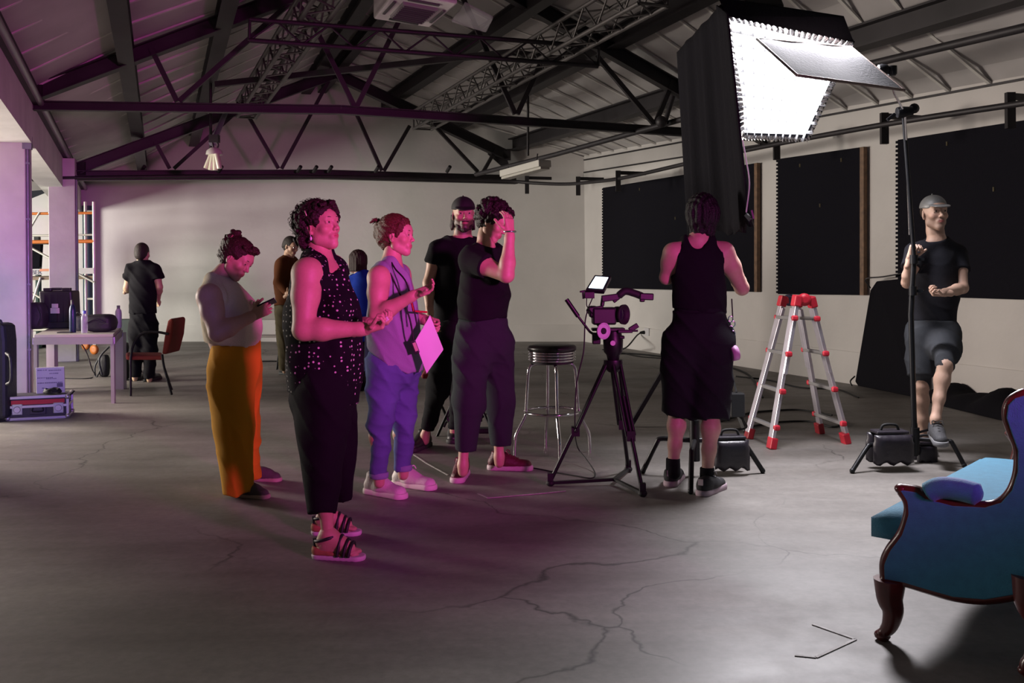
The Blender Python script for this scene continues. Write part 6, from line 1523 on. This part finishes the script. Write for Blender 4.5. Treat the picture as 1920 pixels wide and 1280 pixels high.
# ---------------------------------------------------------------- 6. person in black tank top seen from behind
def person_tank():
    D = dict(pelvis=P(1308, 618, 5.78), chest=P(1308, 512, 5.80), neck=P(1309, 452, 5.80), sh1=P(1262, 474, 5.80), sh2=P(1358, 472, 5.80), el1=P(1250, 520, 5.86), wr1=P(1280, 500, 6.12), el2=P(1391, 540, 5.86), wr2=P(1372, 500, 6.12),
             hip1=P(1282, 640, 5.8), kn1=P(1270, 768, 5.86), an1=P(1262, 872, 5.86), hip2=P(1338, 640, 5.78), kn2=P(1334, 768, 5.75), an2=P(1326, 890, 5.70), toe1=V((.35, .95, 0)), toe2=V((.6, .8, 0)), calfback1=V((0, -1, 0)), calfback2=V((0, -1, 0)))
    t, M, Hp = make_person('person in black tank top and long black shorts seen from behind under the softbox', D, (.05, 1, 0), (P(1316, 408, 5.84), (.10, 1, .1), (0, 0, 1), 1.02), (.50, .31, .24), arm=1.08, leg=.95, torso=(.12, .115, .125), sq=1.3, feet=False, vox=.0095, hvox=.006, neck=.048,
        hands=((V((.2, .9, .2)), V((1, 0, 0)), V((0, 0, 1)), dict(curl=.7)), (V((-.2, .9, .2)), V((-1, 0, 0)), V((0, 0, 1)), dict(curl=.7))), eyes=False)
    hm = hair_mat('very_dark_hair', (.006, .005, .006)); h = hair_cap(Hp, M, 1.02, thick=.018, front=.045, low=-.055); rn = random.Random(2)
    h.cone(Hp(-.04, -.06, .03), Hp(-.035, -.055, -.075), .055, .038, .03); h.cone(Hp(.04, -.06, .03), Hp(.035, -.055, -.075), .055, .038, .03)
    npmesh('hair', h.mesh(.006), hm, t, disp=strands(.003, 260)); wisps(t, Hp, rn, 40, (0, -.02, .03), (.10, .11, .105), hm, .03, zmin=-.09, w=.0012)
    tk = fabric('black_ribbed_tank', (.0065, .007, .009)); s = under(Sdf(), D, yoke=False)
    s.chain([P(1313, 590, 5.79), P(1312, 555, 5.79), P(1309, 510, 5.80), P(1307, 480, 5.80)], [.160, .148, .150, .115], .05, sq=((0, 1, 0), 1.35))
    for x in (1284, 1332): s.cone(P(x, 452, 5.80), P(x+(1309-x)*.2, 500, 5.78), .040, .060, .04)
    s.cone(P(1256, 440, 5.78), P(1252, 505, 5.78), .075, .055, .01, sub=True); s.cone(P(1366, 440, 5.78), P(1370, 505, 5.78), .075, .055, .01, sub=True)
    s.cut(P(1310, 583, 5.79), (-.10, 0, -1)); s.cone(P(1309, 450, 5.72), P(1309, 430, 5.8), .050, .07, .01, sub=True)
    cloth('tank_top', s, tk, t, .009, folds(.003, 18, 5, 2))
    sh = fabric('black_denim_shorts', (.010, .012, .014))
    pants(t, D, sh, P(1312, 582, 5.79), (.158, .172), (((P(1284, 645, 5.8), .148), (P(1274, 776, 5.85), .112)), ((P(1334, 645, 5.78), .148), (P(1333, 785, 5.75), .116))), name='shorts', f=folds(.009, 12, 5, 5), sq=1.15)
    b = MB(); b.lathe(P(1313, 588, 5.79), [(.155, 0), (.158, .01), (.156, .035)], 32); me_ = b.mesh(sh)
    for v_ in me_.vertices: v_.co.y = 5.79+(v_.co.y-5.79)*.78
    link_mesh('belt', me_, t)
    for k, (u0, u1) in enumerate(((1272, 1298), (1322, 1350))):
        b = MB(); y = 5.79-.155; b.box(P((u0+u1)/2, 655, 5.67), (.11, .008, .13)); 
    for an in (D['an1'], D['an2']):
        f = Sdf(); f.cone(an+V((0, 0, .045)), an+V((0, 0, -.045)), .0425, .045, .01, flat=(1, 0)); npmesh('sock', f.mesh(.006), fabric('black_sock', (.010, .010, .012)), t)
    up = mat('black_suede', (.016, .015, .018), .8); so = mat('pale_pink_sole', (.46, .34, .40), .7)
    for p, td in ((G(1260, 908), D['toe1']), (G(1324, 926), D['toe2'])): shoe(t, p, td, .27, .10, .085, up, so, m_lace=mat('lace_grey', (.3, .28, .3), .8), tag=mat('pale_tab', (.5, .42, .46), .6))
    b = MB()
    for k in range(5): c_ = P(1370+(k % 2)*4, 598+9*k, 5.72); b.tube([c_+V((.014*math.cos(q), 0, .018*math.sin(q))) for q in [2*PI*j/12 for j in range(12)]], .0035, 6, closed=True)
    o = b.build('key_rings', chrome, t); o['kind'] = 'stuff'
    b = MB(); b.lathe(P(1376, 662, 5.70), [(.030, -.02), (.045, -.02), (.045, .02), (.030, .02)], 20, (1, .2, .2)); b.build('tape_roll', mat('pink_tape', (.45, .22, .42), .6), t)
    b = MB(); b.tube([P(1372, 560, 5.74), P(1374, 600, 5.72)], .004, 6); b.build('cord', rubber, t)
person_tank()
# ---------------------------------------------------------------- 7. man in cap holding the stand
def man_stand():
    D = dict(pelvis=P(1748, 612, 6.82), chest=P(1755, 512, 6.82), neck=P(1757, 452, 6.82), sh1=P(1716, 476, 6.78), sh2=P(1796, 478, 6.86), el1=P(1701, 530, 6.68), wr1=P(1707, 484, 6.56), el2=P(1805, 540, 6.74), wr2=P(1768, 549, 6.56),
             hip1=P(1728, 630, 6.82), kn1=P(1728, 722, 6.78), an1=P(1732, 822, 6.86), hip2=P(1770, 628, 6.80), kn2=P(1773, 684, 6.50), an2=P(1754, 786, 6.42), toe1=V((-.2, -1, 0)), toe2=V((-.25, -1, -.0)))
    t, M, Hp = make_person('man in grey cap, black t-shirt and dark shorts resting one foot on the century stand', D, (-.05, -1, 0), (P(1752, 402, 6.80), (.04, -1, .08), (-.02, 0, 1), 1.03), (.56, .36, .27), male=True, torso=(.115, .11, .13), feet=False, vox=.0095, hvox=.0042, neck=.054, jaw=1.05, leg=.88, arm=.95,
        hands=((V((.25, -.15, 1)), V((.4, -1, 0)), V((1, .3, 0)), dict(curl=1.15, thumb=1.0)), (V((-1, -.15, .05)), V((0, -.6, .8)), V((0, -.8, .6)), dict(curl=.95, thumb=.8))), beard=((.14, .085, .065), .5), brow=(.05, .03, .02))
    hm = hair_mat('short_brown_hair', (.05, .028, .018)); h = Sdf(); h.ell(Hp(0, -.028, .030), (.079, .088, .080), M=M, k=.01); h.ell(Hp(0, .055, -.0), (.075, .065, .1), M=M, k=.01, sub=True); h.cut(Hp(0, 0, -.035), M @ V((0, 0, -1)))
    npmesh('hair', h.mesh(.006), hm, t)
    cap(t, Hp, M, 1.0, mat('grey_cap', (.04, .04, .05), .8, bump=.2, bscale=200))
    fw = (-.05, -1, 0)
    shirt(t, D, Hp, fw, fabric('dark_grey_tee', (.020, .020, .026)), P(1751, 604, 6.82), (.158, .155, .152), 1.35, .52, (.074, .080), f=folds(.0085, 13, 5, 2), hole=.058)
    sh = fabric('charcoal_shorts', (.042, .045, .052))
    pants(t, D, sh, P(1749, 598, 6.82), (.145, .158), (((D['hip1'], .118), (P(1727, 706, 6.78), .095)), ((P(1768, 628, 6.80), .112), (P(1771, 648, 6.64), .100), (P(1772, 664, 6.56), .097))), name='shorts', f=folds(.008, 14, 7, 3), sq=1.2)
    b = MB(); b.box(P(1790, 650, 6.62), (.03, .12, .12)); 
    gs = mat('dark_grey_sneaker', (.045, .045, .05), .7, bump=.3, bscale=110); gsol = mat('grey_sole', (.22, .22, .23), .6)
    shoe(t, G(1734, 845), D['toe1'], .28, .10, .09, gs, gsol, m_lace=mat('dark_lace', (.02, .02, .02), .8))
    shoe(t, P(1754, 800, 6.44), V((-.25, -1, -.12)), .28, .10, .09, gs, gsol, m_lace=mat('dark_lace', (.02, .02, .02), .8), floor_z=.178)
    b = MB(); b.beam(P(1731, 545, 6.48), P(1722, 541, 6.5), .014, .014); b.build('knob_key', blackmetal, t)
man_stand()
# ---------------------------------------------------------------- 8. far people
def man_far():
    Y = 11.5; p = lambda u, v, d=0: P(u, v, Y+d)
    D = dict(pelvis=p(268, 598), chest=p(268, 524), neck=p(268, 492), sh1=p(246, 505), sh2=p(291, 505), el1=p(238, 538, .05), wr1=p(238, 546, .3), el2=p(299, 538), wr2=p(296, 562, .2),
             hip1=p(258, 612), kn1=p(256, 660), an1=p(253, 704), hip2=p(279, 612), kn2=p(281, 660), an2=p(280, 706), toe1=V((-.1, 1, 0)), toe2=V((.15, 1, 0)))
    t, M, Hp = make_person('man in black t-shirt and black trousers seen from behind by the armchair', D, (0, 1, 0), (p(267, 476), (.05, 1, -.1), (0, 0, 1), 1.0), (.52, .36, .22), male=True, feet=False, vox=.013, hvox=.007, leg=.85, eyes=False, small=True, hands=((V((.1, 1, .2)), V((1, 0, 0)), V((0, 0, 1)), dict(curl=.6)), (V((0, .8, -.6)), V((-1, 0, 0)), V((0, 0, 1)), dict(curl=.6))))
    h = hair_cap(Hp, M, 1.0, thick=.004, front=.03, low=-.01); npmesh('hair', h.mesh(.008), hair_mat('short_black_hair', (.025, .018, .014)), t)
    shirt(t, D, Hp, (0, 1, 0), blk_tee, p(268, 588), (.165, .155, .155), 1.3, .55, (.075, .085), f=folds(.0085, 12, 5, 7), vox=.012)
    pants(t, D, blk_pant, p(268, 584), (.145, .155), (((D['hip1'], .11), (D['kn1'], .088), (p(253, 708), .066)), ((D['hip2'], .11), (D['kn2'], .085), (p(280, 709), .066))), vox=.012, f=folds(.0085, 15, 8, 1))
    for q, td in ((G(253, 713), D['toe1']), (G(280, 714), D['toe2'])): shoe(t, q, td, .29, .11, .11, blk_shoe, blk_sole)
man_far()
def man_brown():
    Y = 12.2; p = lambda u, v, d=0: P(u, v, Y+d)
    D = dict(pelvis=p(537, 572), chest=p(536, 512), neck=p(541, 483), sh1=p(527, 494, -.12), sh2=p(549, 492, .15), el1=p(522, 530, -.18), wr1=p(540, 552, -.3), el2=p(556, 528, .1), wr2=p(558, 548, -.1),
             hip1=p(533, 590, -.08), kn1=p(534, 640, -.1), an1=p(534, 690, -.08), hip2=p(542, 590, .1), kn2=p(545, 640, .08), an2=p(544, 688, .1), toe1=V((.8, -.5, 0)), toe2=V((.8, -.5, 0)))
    t, M, Hp = make_person('man in brown shirt and glasses half hidden behind the polka dot blouse', D, (.8, -.6, 0), (p(545, 463), (.82, -.5, -.25), (.2, 0, 1), 1.0), (.48, .30, .20), male=True, feet=False, vox=.013, hvox=.0055, leg=.85, small=True, sq=1.2, hands=((V((.6, -.3, .4)), V((0, -1, 0)), V((0, 0, 1)), dict(curl=.6)), None))
    h = hair_cap(Hp, M, 1.0, thick=.008, front=.035); npmesh('hair', h.mesh(.008), hair_mat('dark_short_hair', (.02, .014, .012)), t)
    b = MB()
    for x in (-1, 1): b.tube([Hp(x*.032+.022*math.cos(q), .100, .010+.017*math.sin(q)) for q in [2*PI*j/12 for j in range(12)]], .002, 5, closed=True); b.tube([Hp(x*.054, .098, .014), Hp(x*.078, .0, .012)], .002, 5)
    o = b.build('glasses', mat('silver', (.8, .8, .85), .15, 1.0), t); o['kind'] = 'stuff'
    shirt(t, D, Hp, (.8, -.6, 0), fabric('brown_shirt', (.095, .030, .010)), p(537, 572), (.155, .15, .15), 1.15, 1.0, (.080, .070), name='shirt', f=folds(.0085, 12, 5, 7), vox=.012)
    pants(t, D, fabric('olive_trousers', (.075, .062, .035)), p(537, 568), (.145, .155), (((D['hip1'], .12), (D['kn1'], .10), (p(534, 694, -.08), .075)), ((D['hip2'], .12), (D['kn2'], .10), (p(544, 692, .1), .075))), vox=.012, f=folds(.0085, 15, 8, 1))
    for q, td in ((G(534, 702), D['toe1']), (G(546, 699), D['toe2'])): shoe(t, q, td, .28, .11, .09, blk_shoe, blk_sole)
man_brown()
def woman_blue():
    Y = 10.6; p = lambda u, v, d=0: P(u, v, Y+d)
    D = dict(pelvis=p(682, 602), chest=p(682, 548), neck=p(676, 514), sh1=p(663, 526, .05), sh2=p(704, 526, .1), el1=p(663, 575), wr1=p(668, 605, -.2), el2=p(710, 575), wr2=p(700, 600, -.2),
             hip1=p(674, 625), kn1=p(674, 675), an1=p(674, 722), hip2=p(694, 625), kn2=p(694, 675), an2=p(694, 722), toe1=V((0, 1, 0)), toe2=V((0, 1, 0)))
    t, M, Hp = make_person('woman with dark bob and blue jacket half hidden between the two standing women', D, (-.3, .95, 0), (p(669, 492), (-.75, .55, 0), (0, 0, 1), .98), (.50, .30, .22), feet=False, vox=.013, hvox=.007, leg=.85, eyes=False, small=True, hands=(None, None))
    h = hair_cap(Hp, M, .98, thick=.016, front=.04, low=-.05)
    for x in (-1, 1):
        for k in range(6): h.cone(Hp(x*.062, .03-.02*k, .03), Hp(x*.070, .03-.02*k, -.085), .022, .016, .01)
    npmesh('hair', h.mesh(.007), hair_mat('dark_bob_hair', (.028, .014, .012)), t, disp=strands(.0018, 260))
    shirt(t, D, Hp, (-.3, .95, 0), fabric('blue_jacket', (.010, .035, .30)), p(684, 640), (.185, .17, .16), 1.3, 1.0, (.075, .06), name='jacket', f=folds(.0085, 12, 5, 7), vox=.012, hole=.05)
    pants(t, D, blk_pant, p(684, 600), (.145, .155), (((D['hip1'], .11), (D['kn1'], .09), (p(674, 724), .08)), ((D['hip2'], .11), (D['kn2'], .09), (p(694, 724), .08))), vox=.012)
    for q, td in ((G(674, 732), D['toe1']), (G(694, 732), D['toe2'])): shoe(t, q, td, .26, .10, .09, blk_shoe, blk_sole)
woman_blue()

# ================================================================== groups of look-alike things
GR = {'purlin': 'steel purlins under the roof', 'rail_bracket': 'brackets of the curtain rail', 'rail_stub': 'stubs and hooks on the far rail', 'black_window_panel': 'black panels over the right wall windows', 'concrete_column': 'white pillars along the left side',
      'sandbag': 'sandbags on the stands', 'folding_chair': 'grey folding chairs at the back', 'roof_truss': 'steel roof trusses', 'lattice_truss': 'lattice lighting trusses', 'floor_cable': 'black cables on the floor', 'floor_tape': 'tape marks on the floor',
      'water_bottle': 'bottles on the table', 'conduit': 'conduits on the pillars', 'hanger_rod': 'thin hanging rods', 'light_skirt': 'black skirts of the softbox', 'paper_sheet': 'papers in the hand', 'side_rafter': 'rafters of the side bay', 'cloth_pile': 'cloth piles on the floor', 'person': 'film crew standing in the hall'}
for o in list(bpy.data.objects):
    k = o.name.split('.')[0]
    if o.parent is None and k in GR and 'label' in o.keys(): o['group'] = GR[k]
    if 'big' in o.keys(): del o['big']
